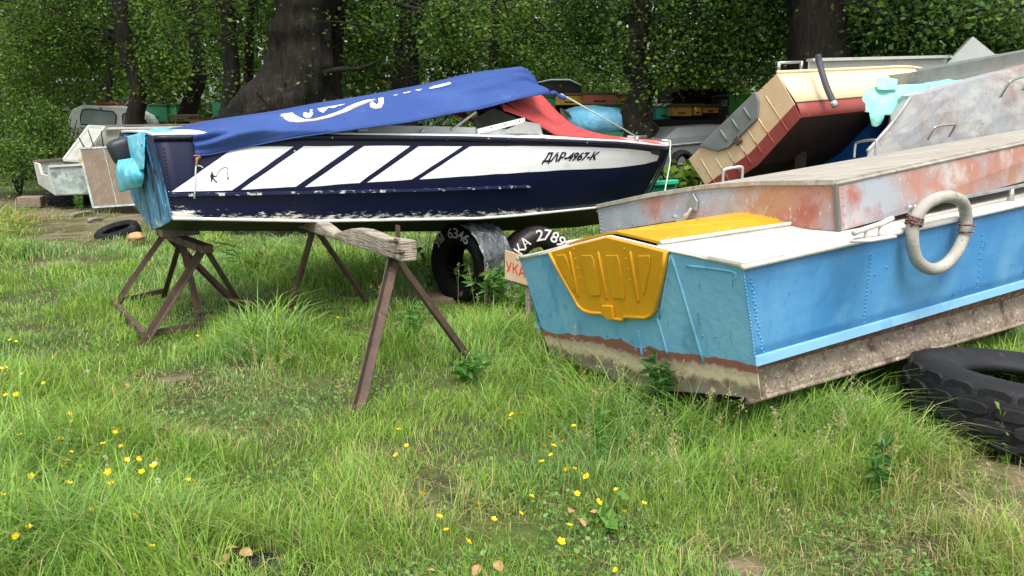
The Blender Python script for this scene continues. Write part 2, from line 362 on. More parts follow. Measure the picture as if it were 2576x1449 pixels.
# painted white panels on the near side
P1 = [(431, 483), (583, 478.5), (738, 369), (593, 369)]
P2 = [(606, 477), (744, 469.5), (890.5, 367), (764, 368)]
P3 = [(766.5, 470.5), (904, 459.5), (1031.5, 367), (915, 367)]
P4 = [(923, 459), (1035, 452), (1163, 368), (1053, 368)]
P5 = [(1054, 451), (1084, 449), (1246, 438), (1408, 428), (1500, 424), (1558, 420.5), (1621, 413), (1652, 404), (1659, 386), (1640, 382), (1584, 375), (1484, 369.5), (1334, 367.5), (1182, 368)]
PANW = M('white_hull_paint', '#eaebe9', .42, layers=[soft(.55, .8, '#d5d8d6', 1.6), soft(.71, .75, '#9a948c', 30, detail=8), soft(.6, .75, '#c9c8bc', 5, seed=9, amt=.6)], bump=(5, .18))
def wob(p, k=1.2):
    out = []
    for (x0, y0), (x1, y1) in zip(p, p[1:] + p[:1]):
        n = max(1, int(math.hypot(x1 - x0, y1 - y0) / 26))
        for i in range(n):
            t = i / n; x = x0 + (x1 - x0) * t; y = y0 + (y1 - y0) * t
            out.append((x + k * .5 * mnoise.noise(Vector((x * .05, y * .05, 1))), y + k * mnoise.noise(Vector((x * .05, y * .05, 7)))))
    return out
for p in (P1, P2, P3, P4, P5): WSIDE.decal('painted_panel', [wob(p)], PANW, wb_, .0045)
WSIDE.decal('rusty_bow_patch', [wob([(1640, 369), (1662, 374), (1657, 392), (1636, 386)])], M('rust_brown_patch', '#5c4630', .6, layers=[soft(.45, .65, '#20232e', 18, stretch=(3, 3, .5))]), wb_, .0065)
# ДАР-4967-К
WSIDE.text('registration_lettering', '\u0414\u0410\u0420-4967-\u041a', [(1360, 413), (1497, 406), (1509, 381), (1371, 383)], BLACKLET, wb_, .008, bold=.04, shear=.12)
# angler emblem
A = lambda *q: [(270.9 + .25 * x, 294 + .25 * y) for x, y in q]
emb = [A((1038, 556), (1050, 553), (1058, 566), (1052, 577), (1040, 576)), A((1030, 578), (1056, 576), (1066, 590), (1092, 596), (1090, 604), (1066, 604), (1062, 626), (1036, 626), (1028, 600)), A((1036, 624), (1050, 626), (1048, 654), (1038, 656)), A((1050, 624), (1066, 622), (1102, 660), (1090, 664)), A((1196, 610), (1212, 606), (1214, 628), (1204, 638))]
line = [(1090, 600), (1104, 566), (1122, 540), (1146, 520), (1172, 509), (1196, 510), (1208, 530), (1204, 552), (1198, 572), (1208, 590), (1206, 612)]
lp = [(x + 0, y) for x, y in line]
for (x0, y0), (x1, y1) in zip(lp[:-1], lp[1:]):
    dx, dy = x1 - x0, y1 - y0; L_ = math.hypot(dx, dy); ox, oy = -dy / L_ * 3, dx / L_ * 3
    emb.append(A((x0 - ox, y0 - oy), (x1 - ox, y1 - oy), (x1 + ox, y1 + oy), (x0 + ox, y0 + oy)))
WSIDE.decal('angler_emblem', emb, BLACKLET, wb_, .008)
# rivets along seams
for rowset, rmat in ((((412, 375, 540, 9), (741, 500, 545, 12)), NAVYRAIL), (((741, 380, 470, 12), (1340, 372, 432, 7), (1332, 372, 434, 8), (1418, 372, 428, 7), (1580, 380, 416, 7)), WHITEP)):
    mb = MB()
    for x, y0, y1, st in rowset:
        y = y0
        while y < y1:
            u, v = WSIDE.uv(x + (y - y0) * (.12 if x < 500 else -.03), y); mb.dome(WSIDE.fn(u, v) + WSIDE.normal(u, v) * .0045, WSIDE.normal(u, v), .0065); y += st
    o = mb.build('rivets', rmat, wb_, True); o['kind'] = 'stuff'
# windscreen: plane just inside the near coaming
WP0 = wpt(.5, .56, 1.4); WPN = WNR
def wp(px, py, off=0.0): return on_plane(px, py, WP0, WPN, off)
mb = MB(); mb.quadbox(wp(1135, 326), wp(1196, 281), .022, .035, up=WNR); mb.build('windscreen_strut', ALU, wb_, bevel=.003)
mb = MB(); mb.prism([wp(1189, 300), wp(1201, 330), wp(1316, 303), wp(1240, 272)], WNR * .006); mb.build('side_window', GLASS, wb_)
mb = MB(); mb.quadbox(wp(1199, 331, .012), wp(1318, 302, .012), .018, .045, up=WNR.cross(WD)); mb.build('window_frame', WHITEP, wb_, bevel=.004)
TREAD = M('tread_plate', '#a9aaa7', .4, .7, bump=(70, .6, (1, 1, 4)))
mb = MB(); mb.prism([wp(1255, 333, .02), wp(1362, 339, .02), wp(1354, 312, .02), wp(1316, 305, .02)], WNR * .006); mb.build('tread_plate', TREAD, wb_)
for (x, y) in ((1233, 321), (1268, 313), (1303, 305)):
    mb = MB(); mb.dome(wp(x, y, .022), WNR, .008); mb.build('screw', STEELRUST, wb_, True)
mb = MB(); mb.prism([wp(896, 320, .02), wp(922, 319, .02), wp(922, 331, .02), wp(896, 332, .02)], WNR * .02); mb.build('latch', ALU, wb_, bevel=.003)
mb = MB(); mb.prism([wp(1052, 333, .02), wp(1068, 333, .02), wp(1060, 323, .02)], WNR * .02); mb.build('bracket', ALU, wb_, bevel=.002)
# windscreen front frame (bent tube from side to side)
wsn = .60
hp = wpt(wsn + .035, .55, zg(.6) + .05)
mb = MB(); mb.grid([[wpt(.545, k * .52, zg(.6) + .33) for k in np.linspace(-1, 1, 9)], [wpt(.63, k * .54, zg(.63) + .06) for k in np.linspace(-1, 1, 9)]]); o = mb.build('windscreen', GLASS, wb_); solid(o, .006)
# bow cleat
q = wpt(.86, .33, zg(.86) + .03)
mb = MB(); mb.tube([q - WD * .13 + Vector((0, 0, .05)), q + WD * .13 + Vector((0, 0, .05))], .014); mb.tube([q - Vector((0, 0, .01)), q + Vector((0, 0, .05))], .02); mb.build('bow_cleat', ALU, wb_, True)
mb = MB(); mb.tube([wpt(.99, -.02, zg(.99) + .02), wpt(.985, -.02, zg(.99) + .09)], .014); mb.build('bow_post', ALU, wb_, True)

# ------------------------------------------------------------------ blue tarpaulin over the cockpit
TOPX = [(440, 343), (463, 338), (490, 334), (560, 309), (640, 295), (720, 283), (860, 258), (1000, 233), (1130, 208), (1230, 184), (1310, 168), (1330, 178), (1366, 236)]
HEMX = [(440, 388), (487, 392), (520, 390), (600, 369), (680, 354), (770, 341), (880, 327), (1000, 309), (1100, 291), (1200, 272), (1290, 250), (1366, 237)]
def hz_(s):  return zsolve(*wxy(s, hw(s)), HEMX)
def hw(s): return .815 if s < .34 else .815 - (s - .34) * .85
def rw(s): return .42 if s < .12 else .42 - .1 * min(1, (s - .12) / .4)
s0t, s1t = .045, .625; TS = np.linspace(s0t, s1t, 71)
hz_t = [hz_(s) for s in TS]; rz_t = [zsolve(*wxy(s, rw(s)), TOPX) for s in TS]
def ends(t): return max(0.0, (t - .955) / .045)
def tarp(u, v):                                     # u along the boat, v: 0 near hem, .5 ridge, 1 far hem
    s = s0t + (s1t - s0t) * u; k = v if v <= .5 else 1 - v; k *= 2; sg = 1 if v <= .5 else -1
    h = float(np.interp(s, TS, hz_t)); r = float(np.interp(s, TS, rz_t)); r = max(r, h + .02)
    kk = k ** .8
    z = h + (r - h) * kk; gu = zg(s) + .035
    f = 0.0 if z <= gu else (z - gu) / max(r - gu, .02)
    if h >= gu: f = kk
    w = hw(s) + (rw(s) - hw(s)) * min(1, f) ** 1.1
    wob_ = .010 * mnoise.noise(Vector((s * 9, k * 2.2 + s * 6, sg))) + (.034) * mnoise.noise(Vector((s * 4.2 - k * 2.4, k * 3.1 + s * 5, 4 + sg))) * (1 - abs(2 * k - 1) * .5)
    wob_ += .012 * math.sin((s * 34 - k * 5.0) + 2 * mnoise.noise(Vector((s * 5, k, 0)))) * (1 - k) * (1.6 if s > .47 or s < .16 else .6) + .02 * mnoise.noise(Vector((s * 14 + k * 5, k * 1.5, 8))) * (1 if s > .42 else .35)
    return wpt(s, sg * (w + wob_), z + wob_ * .4)
TARPB = M('blue_canvas', '#324a84', .75, layers=[soft(.45, .75, '#3d5891', 1.8), soft(.62, .8, '#5a71a4', 6, stretch=(1, 1, .6), amt=.6), soft(.66, .72, '#8fa3cf', 40, detail=8, amt=.5)], bump=(160, .15), bumps=[(5, .35, (1, 1, .5))], spec=.2)
mb = MB(); VV = np.linspace(0, 1, 45); UU = np.linspace(0, 1, 91)
mb.grid([[tarp(u, v) for v in VV] for u in UU])
# front end closes down to the hem
rows = [[tarp(1, v) for v in VV]]
for q in (.35, .7, 1.0):
    rows.append([Vector((*(tarp(1, v) + WD * .05 * q).xy, tarp(1, v).z * (1 - q) + (hz_t[-1] + .0) * q)) for v in VV])
tp = empty('tarpaulin', wpt(.33, 0, 1.5), 'royal blue canvas tarpaulin with white script lettering stretched over the navy boat', 'tarpaulin')
cl = mb.build('canvas', TARPB, tp, True); solid(cl, .006)
TSURF = Surf(tarp, 150, 40, 0, 1, 0, .5)
T4 = lambda q: [(619 + .25 * x, 139.3 + .25 * y) for x, y in q]
LET = [[(350, 602), (395, 642), (440, 668), (530, 676), (700, 660), (850, 625), (1000, 570), (1130, 510), (1230, 470), (1310, 446), (1210, 458), (1090, 495), (950, 560), (800, 618), (680, 650), (590, 652), (530, 630), (490, 606), (465, 586)],
       [(645, 556), (668, 552), (672, 590), (650, 625), (610, 634), (578, 616), (574, 592), (596, 580), (622, 590), (636, 592), (645, 575)],
       [(718, 545), (742, 572), (775, 582), (805, 558), (835, 532), (870, 540), (905, 532), (930, 516), (965, 512), (1000, 497), (860, 520)],
       [(1330, 440), (1380, 432), (1386, 480), (1362, 528), (1305, 540), (1255, 526), (1245, 495), (1272, 472), (1292, 488), (1286, 508), (1315, 506), (1338, 482)],
       [(1480, 408), (1530, 400), (1500, 412)], [(1575, 386), (1660, 368), (1640, 380), (1590, 390)], [(1700, 356), (1768, 344), (1740, 362)],
       [(1835, 338), (1880, 318), (2050, 278), (2062, 292), (1960, 320), (1855, 341)]]
TSURF.decal('script_outline', [T4([(x + (x - sum(a for a, b in p) / len(p)) * .03, y + 7) for x, y in p]) for p in LET[:2] + LET[3:4]], M('brown_outline_print', '#a08d88', .8), tp, .0055, 16)['kind'] = 'stuff'
TSURF.decal('script_lettering', [T4(p) for p in LET], WHITELET, tp, .008, 16)['kind'] = 'stuff'
# hem cord and knot at the fore end
mb = MB(); mb.tube([tarp(u, .0) + Vector((0, 0, -.004)) for u in np.linspace(0, 1, 60)], .007, 6); mb.build('hem', TARPB, tp, True)
kn = tarp(1, 0.0)
mb = MB(); mb.tube(catmull([kn, kn + WD * .05 + Vector((0, 0, .01)), kn + WD * .10 + Vector((0, 0, -.02)), kn + WD * .16 + Vector((0, 0, -.035))], 4), [.02] * 4 + [.015] * 4 + [.02] * 4 + [.026], 8); mb.build('gathered_corner', TARPB, tp, True)

# ------------------------------------------------------------------ red cover over the windscreen and bow
RH = [(1240, 270), (1280, 281), (1330, 300), (1370, 322), (1402, 345), (1440, 351), (1500, 354), (1560, 358), (1660, 368)]
RR = [(1300, 216), (1365, 240), (1390, 268), (1420, 300), (1450, 318), (1480, 329), (1520, 339), (1560, 346), (1620, 354), (1672, 361)]
r0, r1 = .535, .99; RS = np.linspace(r0, r1, 51)
def rhw(s): return min(.57, wg(s) * .93)
def rrw(s): return rhw(s) * .30
rh_t = [max(zsolve(*wxy(s, rhw(s)), RH), zg(s) + .028) for s in RS]; rr_t = [max(zsolve(*wxy(s, rrw(s)), RR), zg(s) + .07) for s in RS]
rr_t = [min(r, rr_t[0]) for r in rr_t]
def redc(u, v):
    s = r0 + (r1 - r0) * u; k = 1 - abs(2 * v - 1); sg = 1 if v <= .5 else -1
    h = float(np.interp(s, RS, rh_t)); r = max(float(np.interp(s, RS, rr_t)), h + .03)
    w = rhw(s) + (rrw(s) - rhw(s)) * k if k < 1 else rrw(s)
    n_ = .014 * mnoise.noise(Vector((s * 12, k * 3 + s * 12, 2 + sg))) + .012 * math.sin(k * 9 + s * 20) * (1 - u)
    return wpt(s, sg * (w + n_), h + (r - h) * k ** .85 + n_ * .4)
REDC = M('red_cloth', '#b44c4a', .8, layers=[soft(.45, .75, '#a54242', 2), soft(.6, .75, '#c06a66', 9)], bump=(150, .15), bumps=[(9, .3)], spec=.2)
mb = MB(); mb.grid([[redc(u, v) for v in np.linspace(0, 1, 41)] for u in np.linspace(0, 1, 61)])
rc = mb.build('bow_cover', REDC, None, True); solid(rc, .005)
setp(rc, 'faded red cloth draped from the windscreen down over the bow of the navy boat', 'cover')
# ------------------------------------------------------------------ sky-blue motor boat in front
BTH = R(34); BD = Vector((math.cos(BTH), math.sin(BTH), 0)); BN = Vector((math.sin(BTH), -math.cos(BTH), 0))
BR = Vector((1.05, 3.6, 0)); BW = 1.77; BLEN = 4.55
def bxy(t, w): p = BR + BD * t - BN * w; return p.x, p.y
GUN = [(1800, 688), (1870, 672), (2576, 513), (3200, 372)]
RAIL = [(1860, 916), (1898, 905), (2576, 712), (3200, 534)]
LIP = [(1890, 1012), (1915, 1005), (2576, 812), (3200, 630)]
TT = np.linspace(0, 1, 41)
def inset(t): return 0.0 if t < .66 else .86 * ((t - .66) / .34) ** 1.8
def lin(curve, dt=0.0, dw=0.0):                    # straight run fitted on the visible stretch, carried on to the bow
    a = zsolve(*bxy(.02 + dt, dw), curve); b = zsolve(*bxy(2.5 + dt, dw), curve); return a, (b - a) / 2.48
g0, g1 = lin(GUN); r0_, r1_ = lin(RAIL, .1, .03); l0, l1 = lin(LIP, .14, .05)
zf = zsolve(*bxy(0, BW), [(1200, 650), (1400, 650)]); HEEL = (g0 - zf) / BW
zfb = zsolve(*bxy(.2, BW - .06), [(1200, 890), (1500, 890)]); zkb = zsolve(*bxy(.19, BW * .5), [(1500, 980), (1700, 980)]); HEELB = (l0 - zfb) / (BW - .06)
def bz(t, w, k):                                   # k: 'g' gunwale, 'r' rail, 'l' lip
    b, s = {'g': (g0, g1), 'r': (r0_, r1_), 'l': (l0, l1)}[k]
    z = b + s * t * BLEN
    if t > .68 and k != 'g': z += ((t - .68) / .32) ** 2 * (.20 if k == 'r' else .26)
    if t > .6 and k == 'g': z += ((t - .6) / .4) ** 2 * .05
    return z - {'g': HEEL, 'r': (HEEL + HEELB) / 2, 'l': HEELB}[k] * w
def bp(t, w, z): x, y = bxy(t * BLEN, w); return Vector((x, y, z))
def brake(k): return {'g': 0.0, 'r': .12, 'l': .17}[k] / BLEN
def bedge(t, k, far=False):
    d = {'g': 0.0, 'r': .03, 'l': .06}[k]; w = inset(t) + d; w = min(w, BW / 2 - .01)
    if far: w = BW - w
    e = brake(k) * (1 - t) - (0 if k == 'g' else .03 * t)
    return bp(t + e, w, bz(t, w, k))
BB = empty('motor_boat', bp(.4, BW / 2, 0), 'sky blue motor boat with yellow engine hatch and white deck, stern towards the grass', 'boat')
BLUEP = M('sky_blue_paint', '#4289c2', .5, layers=[soft(.40, .68, '#5f9fce', 1.1), soft(.54, .74, '#79aed0', 1.9, seed=5, amt=.85), soft(.5, .75, '#2c6ea6', 2.6, seed=12, amt=.5), soft(.56, .74, '#3f7fae', 5, seed=40, stretch=(3, 3, .25), amt=.45), soft(.66, .70, '#2a5f96', 22, detail=9, stretch=(1, 1, .5)), soft(.72, .745, '#29425c', 40, detail=6, stretch=(1.6, 1.6, .5))], bump=(3.2, .35), bumps=[(14, .18)])
BLUERAIL = M('pale_blue_rail', '#7fb2d0', .45, layers=[soft(.55, .7, '#649fc6', 6)])
BOTT = M('peeling_bottom', '#86776a', .85, layers=[soft(.44, .62, '#9d907f', 11, detail=10, nr=.75), soft(.56, .62, '#c3b797', 30, detail=9, nr=.7), soft(.56, .66, '#5e4a3f', 7, detail=8), soft(.62, .72, '#6b3d33', 7, seed=3), soft(.60, .63, '#4a423a', 55)], bump=(40, .6), bumps=[(120, .25)])
BILGE2 = M('red_brown_bilge', '#6b4a40', .8, layers=[soft(.42, .6, '#7d6556', 8, detail=8), soft(.55, .68, '#56332c', 5, seed=2), soft(.58, .64, '#a39880', 26, detail=9)], bump=(30, .4))
REDBOT = M('dull_red_bottom', '#5c2f2a', .7, layers=[soft(.45, .65, '#6f473c', 6), soft(.58, .7, '#8a7760', 14, detail=9)], bump=(20, .3))
for far in (False, True):
    mb = MB(); mb.grid([[bedge(t, 'g', far).lerp(bedge(t, 'r', far), j / 6) for j in range(7)] for t in TT]); o = mb.build('hull_side', BLUEP, BB, True); solid(o, .004)
    inw = BN * (1 if far else -1)
    bil = lambda t, v: bedge(t, 'r', far).lerp(bedge(t, 'l', far), v) + inw * (.075 * math.sin(math.pi * min(1, v * 1.15)) * (1 - v * .5))
    mb = MB(); mb.grid([[bil(t, v) for v in (0, .12, .25, .4)] for t in TT]); mb.build('bilge_strake', BILGE2, BB, True)
    mb = MB(); mb.grid([[bil(t, v) for v in (.4, .55, .7, .85, 1.0)] for t in TT]); mb.build('hull_bilge', BOTT, BB, True)
    mb = MB(); sg = -1 if far else 1
    P = [bedge(t, 'r', far) for t in TT]
    mb.grid([[p + BN * (sg * x) + Vector((0, 0, z)) for x, z in ((-.01, .028), (.022, .022), (.03, -.02), (-.01, -.028))] for p in P], True)
    mb.f.append((3, 2, 1, 0)); mb.build('spray_rail', BLUERAIL, BB)
def keel(t): w = BW * .5; z = zkb + max(l1, .035) * t * BLEN + (((t - .6) / .4) ** 2 * .38 if t > .6 else 0); return bp(t + brake('l') * (1 - t) - .03 * t, w, min(z, bz(t, w, 'l') - .03 if t < .95 else z))
mb = MB()
for far in (False, True): mb.grid([[bedge(t, 'l', far).lerp(keel(t), j / 4) for j in range(5)] for t in TT])
mb.build('hull_bottom', REDBOT, BB, True)
mb = MB(); mb.tube([keel(t) + Vector((0, 0, -.004)) for t in TT], .022, 6); mb.build('keel_bar', BOTT, BB, True)
mb = MB(); mb.tube([bedge(t, 'l') for t in TT], .014, 6); mb.build('chine_bar', BOTT, BB, True)
# transom --------------------------------------------------------
TRA = bp(0, 0, bz(0, 0, 'g')); TRB = bp(0, BW, bz(0, BW, 'g')); TRC = bp(brake('l'), BW * .5, zkb)
TN = (TRB - TRA).cross(TRC - TRA).normalized(); TN = TN if TN.dot(CAM - TRA) > 0 else -TN
def tp_(px, py, off=0.0): return on_plane(px, py, TRA, TN, off)
TOPE = [(1308, 652), (1390, 633), (1460, 612), (1535, 593), (1610, 611), (1690, 631), (1780, 650), (1870, 672)]
BOTE = [(1385, 890), (1450, 915), (1530, 944), (1612, 981), (1700, 984), (1800, 990), (1915, 1005)]
REDL = [(0, .742), (.28, .70), (.55, .72), (.8, .72), (1, .74)]
TRANB = M('sky_blue_transom', '#6cabce', .55, layers=[soft(.42, .7, '#80bad4', 2.2), soft(.55, .72, '#3a80ad', 3.5, seed=8, stretch=(1, 1, .4)), soft(.58, .72, '#7f9a93', 3, seed=3, stretch=(2, 2, .45), amt=.55), soft(.64, .70, '#2f4f5a', 12, detail=9, stretch=(3, 3, .35), amt=.7),
    dict(col='#8a5a50', scale=9, lo=.5, hi=.56, attr='low', gain=1.0, detail=4, nr=.4), dict(col='#b5a48e', scale=22, lo=.95, hi=1.15, attr='low', gain=.85, detail=9, nr=.7), dict(col='#cfc0a2', scale=26, lo=1.0, hi=1.25, attr='low', gain=.6, detail=10, nr=.75),
    dict(col='#7a5446', scale=18, lo=1.05, hi=1.3, attr='low', gain=.38, detail=8, seed=6), dict(col='#8c8478', scale=16, lo=1.2, hi=1.5, attr='low', gain=.42, detail=8, seed=16)], bump=(18, .25))
def edge(e, a):
    n = len(e) - 1; x = e[0][0] + (e[-1][0] - e[0][0]) * a; return x, interp(e, x)
rows, low = [], []
for j in range(41):
    v = j / 40; row = []
    for i in range(49):
        a = i / 48; x0, y0 = edge(TOPE, a); x1, y1 = edge(BOTE, a); row.append(tp_(x0 + (x1 - x0) * v, y0 + (y1 - y0) * v))
        low.append((v - interp(REDL, a)) * 10)
    rows.append(row)
mb = MB(); mb.grid(rows); tr = mb.build('transom', TRANB, BB, False, attrs={'low': low}); solid(tr, .006)
# pressed ridges of the transom
for pts in ([(1690, 640), (1772, 915)], [(1688, 640), (1660, 800)], [(1728, 668), (1840, 682), (1852, 700)], [(1607, 830), (1617, 895)], [(1655, 800), (1680, 890)]):
    mb = MB(); c = catmull([tp_(x, y, .002) for x, y in pts], 6); mb.tube(c, .008, 8); n = len(mb.v); mb.build('pressed_ridge', TRANB, BB, True, attrs={'low': [-3.0] * n})
mb = MB()
for (x, y) in [(1768, 845), (1802, 846), (1590, 938 - 80), (1600, 878), (1562, 850), (1625, 882), (1650, 805), (1655, 780), (1660, 740), (1362, 790), (1383, 792), (1560, 880), (1600, 700 + 180), (1528, 845), (1540, 876)]: mb.dome(tp_(x, y, .003), TN, .008)
for k in range(24):
    y = 700 + k * 8.6; x = 1874 + (y - 700) * .135
    mb.dome(tp_(x, y, .003), TN, .007)
o = mb.build('rivets', BLUEP, BB, True); o['kind'] = 'stuff'
# side rivets
BSIDE = Surf(lambda u, v: bedge(u, 'g').lerp(bedge(u, 'r'), v), 120, 20, 0, .75)
mb = MB()
def brow(x0, y0, x1, y1, st, jit=0):
    n = int(math.hypot(x1 - x0, y1 - y0) / st)
    for k in range(n + 1):
        u, v = BSIDE.uv(x0 + (x1 - x0) * k / n + random.uniform(-jit, jit), y0 + (y1 - y0) * k / n); mb.dome(BSIDE.fn(u, v) + BSIDE.normal(u, v) * .003, BSIDE.normal(u, v), .0075)
brow(1890, 700, 1918, 895, 9, 4); brow(2190, 640, 2170, 822, 10, 1); brow(2470, 590, 2455, 740, 14, 2); brow(2230, 672, 2200, 690, 20)
o = mb.build('rivets', BLUEP, BB, True); o['kind'] = 'stuff'
# deck --------------------------------------------------------------
def crown_at(w):                                  # extra height of the stern deck over the gunwale plane, from the transom's top edge
    p, q = bxy(0, w); z0 = g0 - HEEL * w
    return max(0, zsolve(p, q, TOPE, z0) - z0)
CW = np.linspace(0, BW, 25); CR = [crown_at(w) for w in CW]
def dz_(w): return float(np.interp(w, CW, CR))
def dfac(t, w): return max(.2, 1 - t * (2.4 - min(max((w - .42) / .25, 0), 1) * 2.0))
def deck(t, w):
    i = inset(t); ww = i + w / BW * (BW - 2 * i) if i < BW / 2 else BW / 2
    return bp(t, ww, bz(t, ww, 'g') + dz_(w) * dfac(t, w) + .008)
DECKW = M('white_deck_paint', '#cfcdc4', .55, layers=[soft(.45, .65, '#bbb8ad', 5), soft(.64, .69, '#8f897b', 30, detail=8, stretch=(1, 1, 1)), soft(.70, .73, '#8a6a4a', 10, detail=8)], bump=(25, .15))
YEL = M('yellow_paint', '#d29a1c', .42, layers=[soft(.45, .7, '#c58d17', 2.5), soft(.68, .72, '#b59a5c', 22, detail=9), soft(.70, .73, '#5a4a30', 35, detail=6, stretch=(1, 1, .4))], bump=(10, .1))
w_h0, w_h1 = .53, 1.30
mb = MB(); mb.grid([[deck(t, w) for w in np.linspace(-.02, w_h0, 8)] for t in np.linspace(-.004, 1, 40)]); o = mb.build('side_deck', DECKW, BB, True); solid(o, .02)
mb = MB(); mb.grid([[deck(t, w) for w in np.linspace(w_h1, BW + .02, 8)] for t in np.linspace(-.004, 1, 40)]); o = mb.build('side_deck', DECKW, BB, True); solid(o, .02)
mb = MB(); mb.grid([[deck(t, w) for w in np.linspace(w_h0, w_h1, 12)] for t in np.linspace(.26, 1, 30)]); o = mb.build('foredeck', DECKW, BB, True); solid(o, .02)
mb = MB(); mb.grid([[deck(t, w) + Vector((0, 0, .012)) for w in (list(np.linspace(w_h0 + .005, .885, 7)) + list(np.linspace(.9, w_h1 - .005, 7)))] for t in np.linspace(0.004, .27, 10)]); hatch = mb.build('engine_hatch', YEL, BB, False); solid(hatch, .014)
for (a, b) in (((.02, .58), (.25, .86)), ((.02, .86), (.25, .58)), ((.13, .58), (.135, .86))):
    mb = MB(); mb.tube([deck(a[0] + (b[0] - a[0]) * k / 8, a[1] + (b[1] - a[1]) * k / 8) + Vector((0, 0, .017)) for k in range(9)], .010, 6); mb.build('stiffener', YEL, hatch, True)
for w in (w_h0 - .01, w_h1 + .01):
    mb = MB(); mb.tube([deck(t, w) + Vector((0, 0, .02)) for t in np.linspace(0, .34, 14)], .013, 6); mb.build('hatch_edge', DECKW, hatch, True)
mb = MB(); mb.tube([deck(t, -.02) + Vector((0, 0, -.008)) for t in np.linspace(-.004, 1, 40)], .016, 8); mb.build('gunwale_strip', DECKW, BB, True)
mb = MB(); mb.tube([deck(t, BW + .02) + Vector((0, 0, -.008)) for t in np.linspace(-.004, 1, 40)], .016, 8); mb.build('gunwale_strip', DECKW, BB, True)
mb = MB(); mb.tube([tp_(*edge(TOPE, a), .004) for a in np.linspace(0, 1, 40)], .008, 6); mb.build('transom_edge', DECKW, BB, True)
# yellow drop panel of the engine well on the transom
panel = [(1389, 631), (1460, 611), (1535, 592), (1610, 610), (1688, 630), (1683, 668), (1672, 720), (1660, 775), (1652, 788), (1638, 796), (1585, 793), (1581, 801), (1556, 799), (1544, 786), (1500, 784), (1476, 778), (1462, 766), (1440, 725), (1410, 672)]
mb = MB(); mb.prism([tp_(x, y, .012) for x, y in panel], TN * .02); pn = mb.build('drop_panel', YEL, BB, bevel=.007)
rim = panel[4:] + [panel[0]]
mb = MB(); mb.tube([tp_(x + (3 if x < 1500 else -3), y - 2, .034) for x, y in rim], .010, 8); mb.build('rim', YEL, pn, True)
D6 = lambda x, y: (1277 + .25 * x, 464.4 + .25 * y)
for a, b in (((672, 655), (755, 1115)), ((958, 655), (1048, 1135)), ((1282, 650), (1365, 1165))):
    mb = MB(); p = tp_(*D6(*a), .034); q = tp_(*D6(*b), .034); mb.tube([p, p.lerp(q, .05), p.lerp(q, .95), q], [.003, .009, .009, .003], 8); mb.build('rib', YEL, pn, True)
for q in ([(520, 690), (630, 685), (740, 1040), (690, 1040)], [(780, 690), (905, 690), (985, 1095), (870, 1100)], [(1025, 690), (1165, 690), (1235, 1130), (1100, 1120)], [(1350, 695), (1490, 690), (1430, 1075), (1400, 1075)]):
    loop = [D6(*p) for p in q]; c = []
    for i in range(4):
        p0, p1 = Vector(loop[i]), Vector(loop[(i + 1) % 4]); c += [p0.lerp(p1, .10), p0.lerp(p1, .9)]
    mb = MB(); mb.prism([tp_(p.x, p.y, .032) for p in c], TN * .008); mb.build('pressed_field', YEL, pn, bevel=.0035)
mb = MB(); mb.prism([tp_(*D6(*p), .032) for p in ((1010, 1185), (1115, 1190), (1130, 1330), (1060, 1335), (1040, 1300), (1010, 1290))], TN * .022); mb.build('lock_plate', YEL, pn, bevel=.006)
mb = MB()
for x, y in ((710, 630), (728, 730), (746, 822), (766, 915), (1218, 625), (1238, 730), (1258, 832), (1275, 936)): mb.dome(tp_(*D6(x, y), .032), TN, .007)
o = mb.build('rivets', YEL, pn, True); o['kind'] = 'stuff'
# white bent corner plate
mb = MB(); mb.prism([deck(-.004, -.03) + Vector((0, 0, .016)), deck(-.006, .18) + Vector((0, 0, .016)), deck(.03, .20) + Vector((0, 0, .016)), deck(.06, .03) + Vector((0, 0, .016)), deck(.06, -.03) + Vector((0, 0, .016))], Vector((0, 0, -.02))); mb.build('corner_plate', DECKW, BB, bevel=.004)
# cleat
def deck_hit(px, py):
    z = g0
    for _ in range(30):
        p = gnd(px, py, z); dl = Vector((p.x, p.y, 0)) - BR; t = dl.dot(BD) / BLEN; w = -dl.dot(BN); ww = min(max(w, 0), BW); z = .5 * z + .5 * (bz(min(t, .66), w, 'g') + dz_(ww) * dfac(t, ww) + .02)
    return p
ZU = Vector((0, 0, 1))
cb = deck_hit(2185, 604)
mb = MB(); mb.prism([cb + BD * -.16 + BN * .0, cb + BD * -.06 + BN * .05, cb + BD * .18 + BN * .04, cb + BD * .2 - BN * .01, cb - BD * .05 - BN * .04], ZU * .012)
mb.tube([cb - BD * .02, cb - BD * .02 + ZU * .05], .016); mb.tube([cb + BD * .1, cb + BD * .1 + ZU * .06], .016)
mb.tube(catmull([cb - BD * .13 + ZU * .045, cb - BD * .02 + ZU * .06, cb + BD * .1 + ZU * .075, cb + BD * .19 + ZU * .095], 4), .015)
cl_ = mb.build('cleat', DECKW, BB, True)
# hand rail with stanchions along the near side deck
ra = gnd(2293, 545, g0 + .16); RA0 = deck(.335, .10); rail_pts = []
for k, t in enumerate(np.linspace(.335, .84, 5)):
    p = deck(t, .085); rail_pts.append(p + ZU * .095)
    mb = MB(); mb.tube([p, p + ZU * .095], [.026, .012], 10); mb.dome(p, ZU, .034, .014); mb.build('stanchion', ALU, BB, True)
mb = MB(); mb.tube([rail_pts[0] - BD * .02] + rail_pts[1:], .0115, 8); mb.build('hand_rail', ALU, BB, True)
mb = MB(); mb.tube([rail_pts[0] - BD * .045, rail_pts[0] - BD * .035, rail_pts[0] - BD * .012, rail_pts[0] - BD * .002], [.008, .019, .019, .008], 10); mb.build('rail_end_ball', ALU, BB, True)
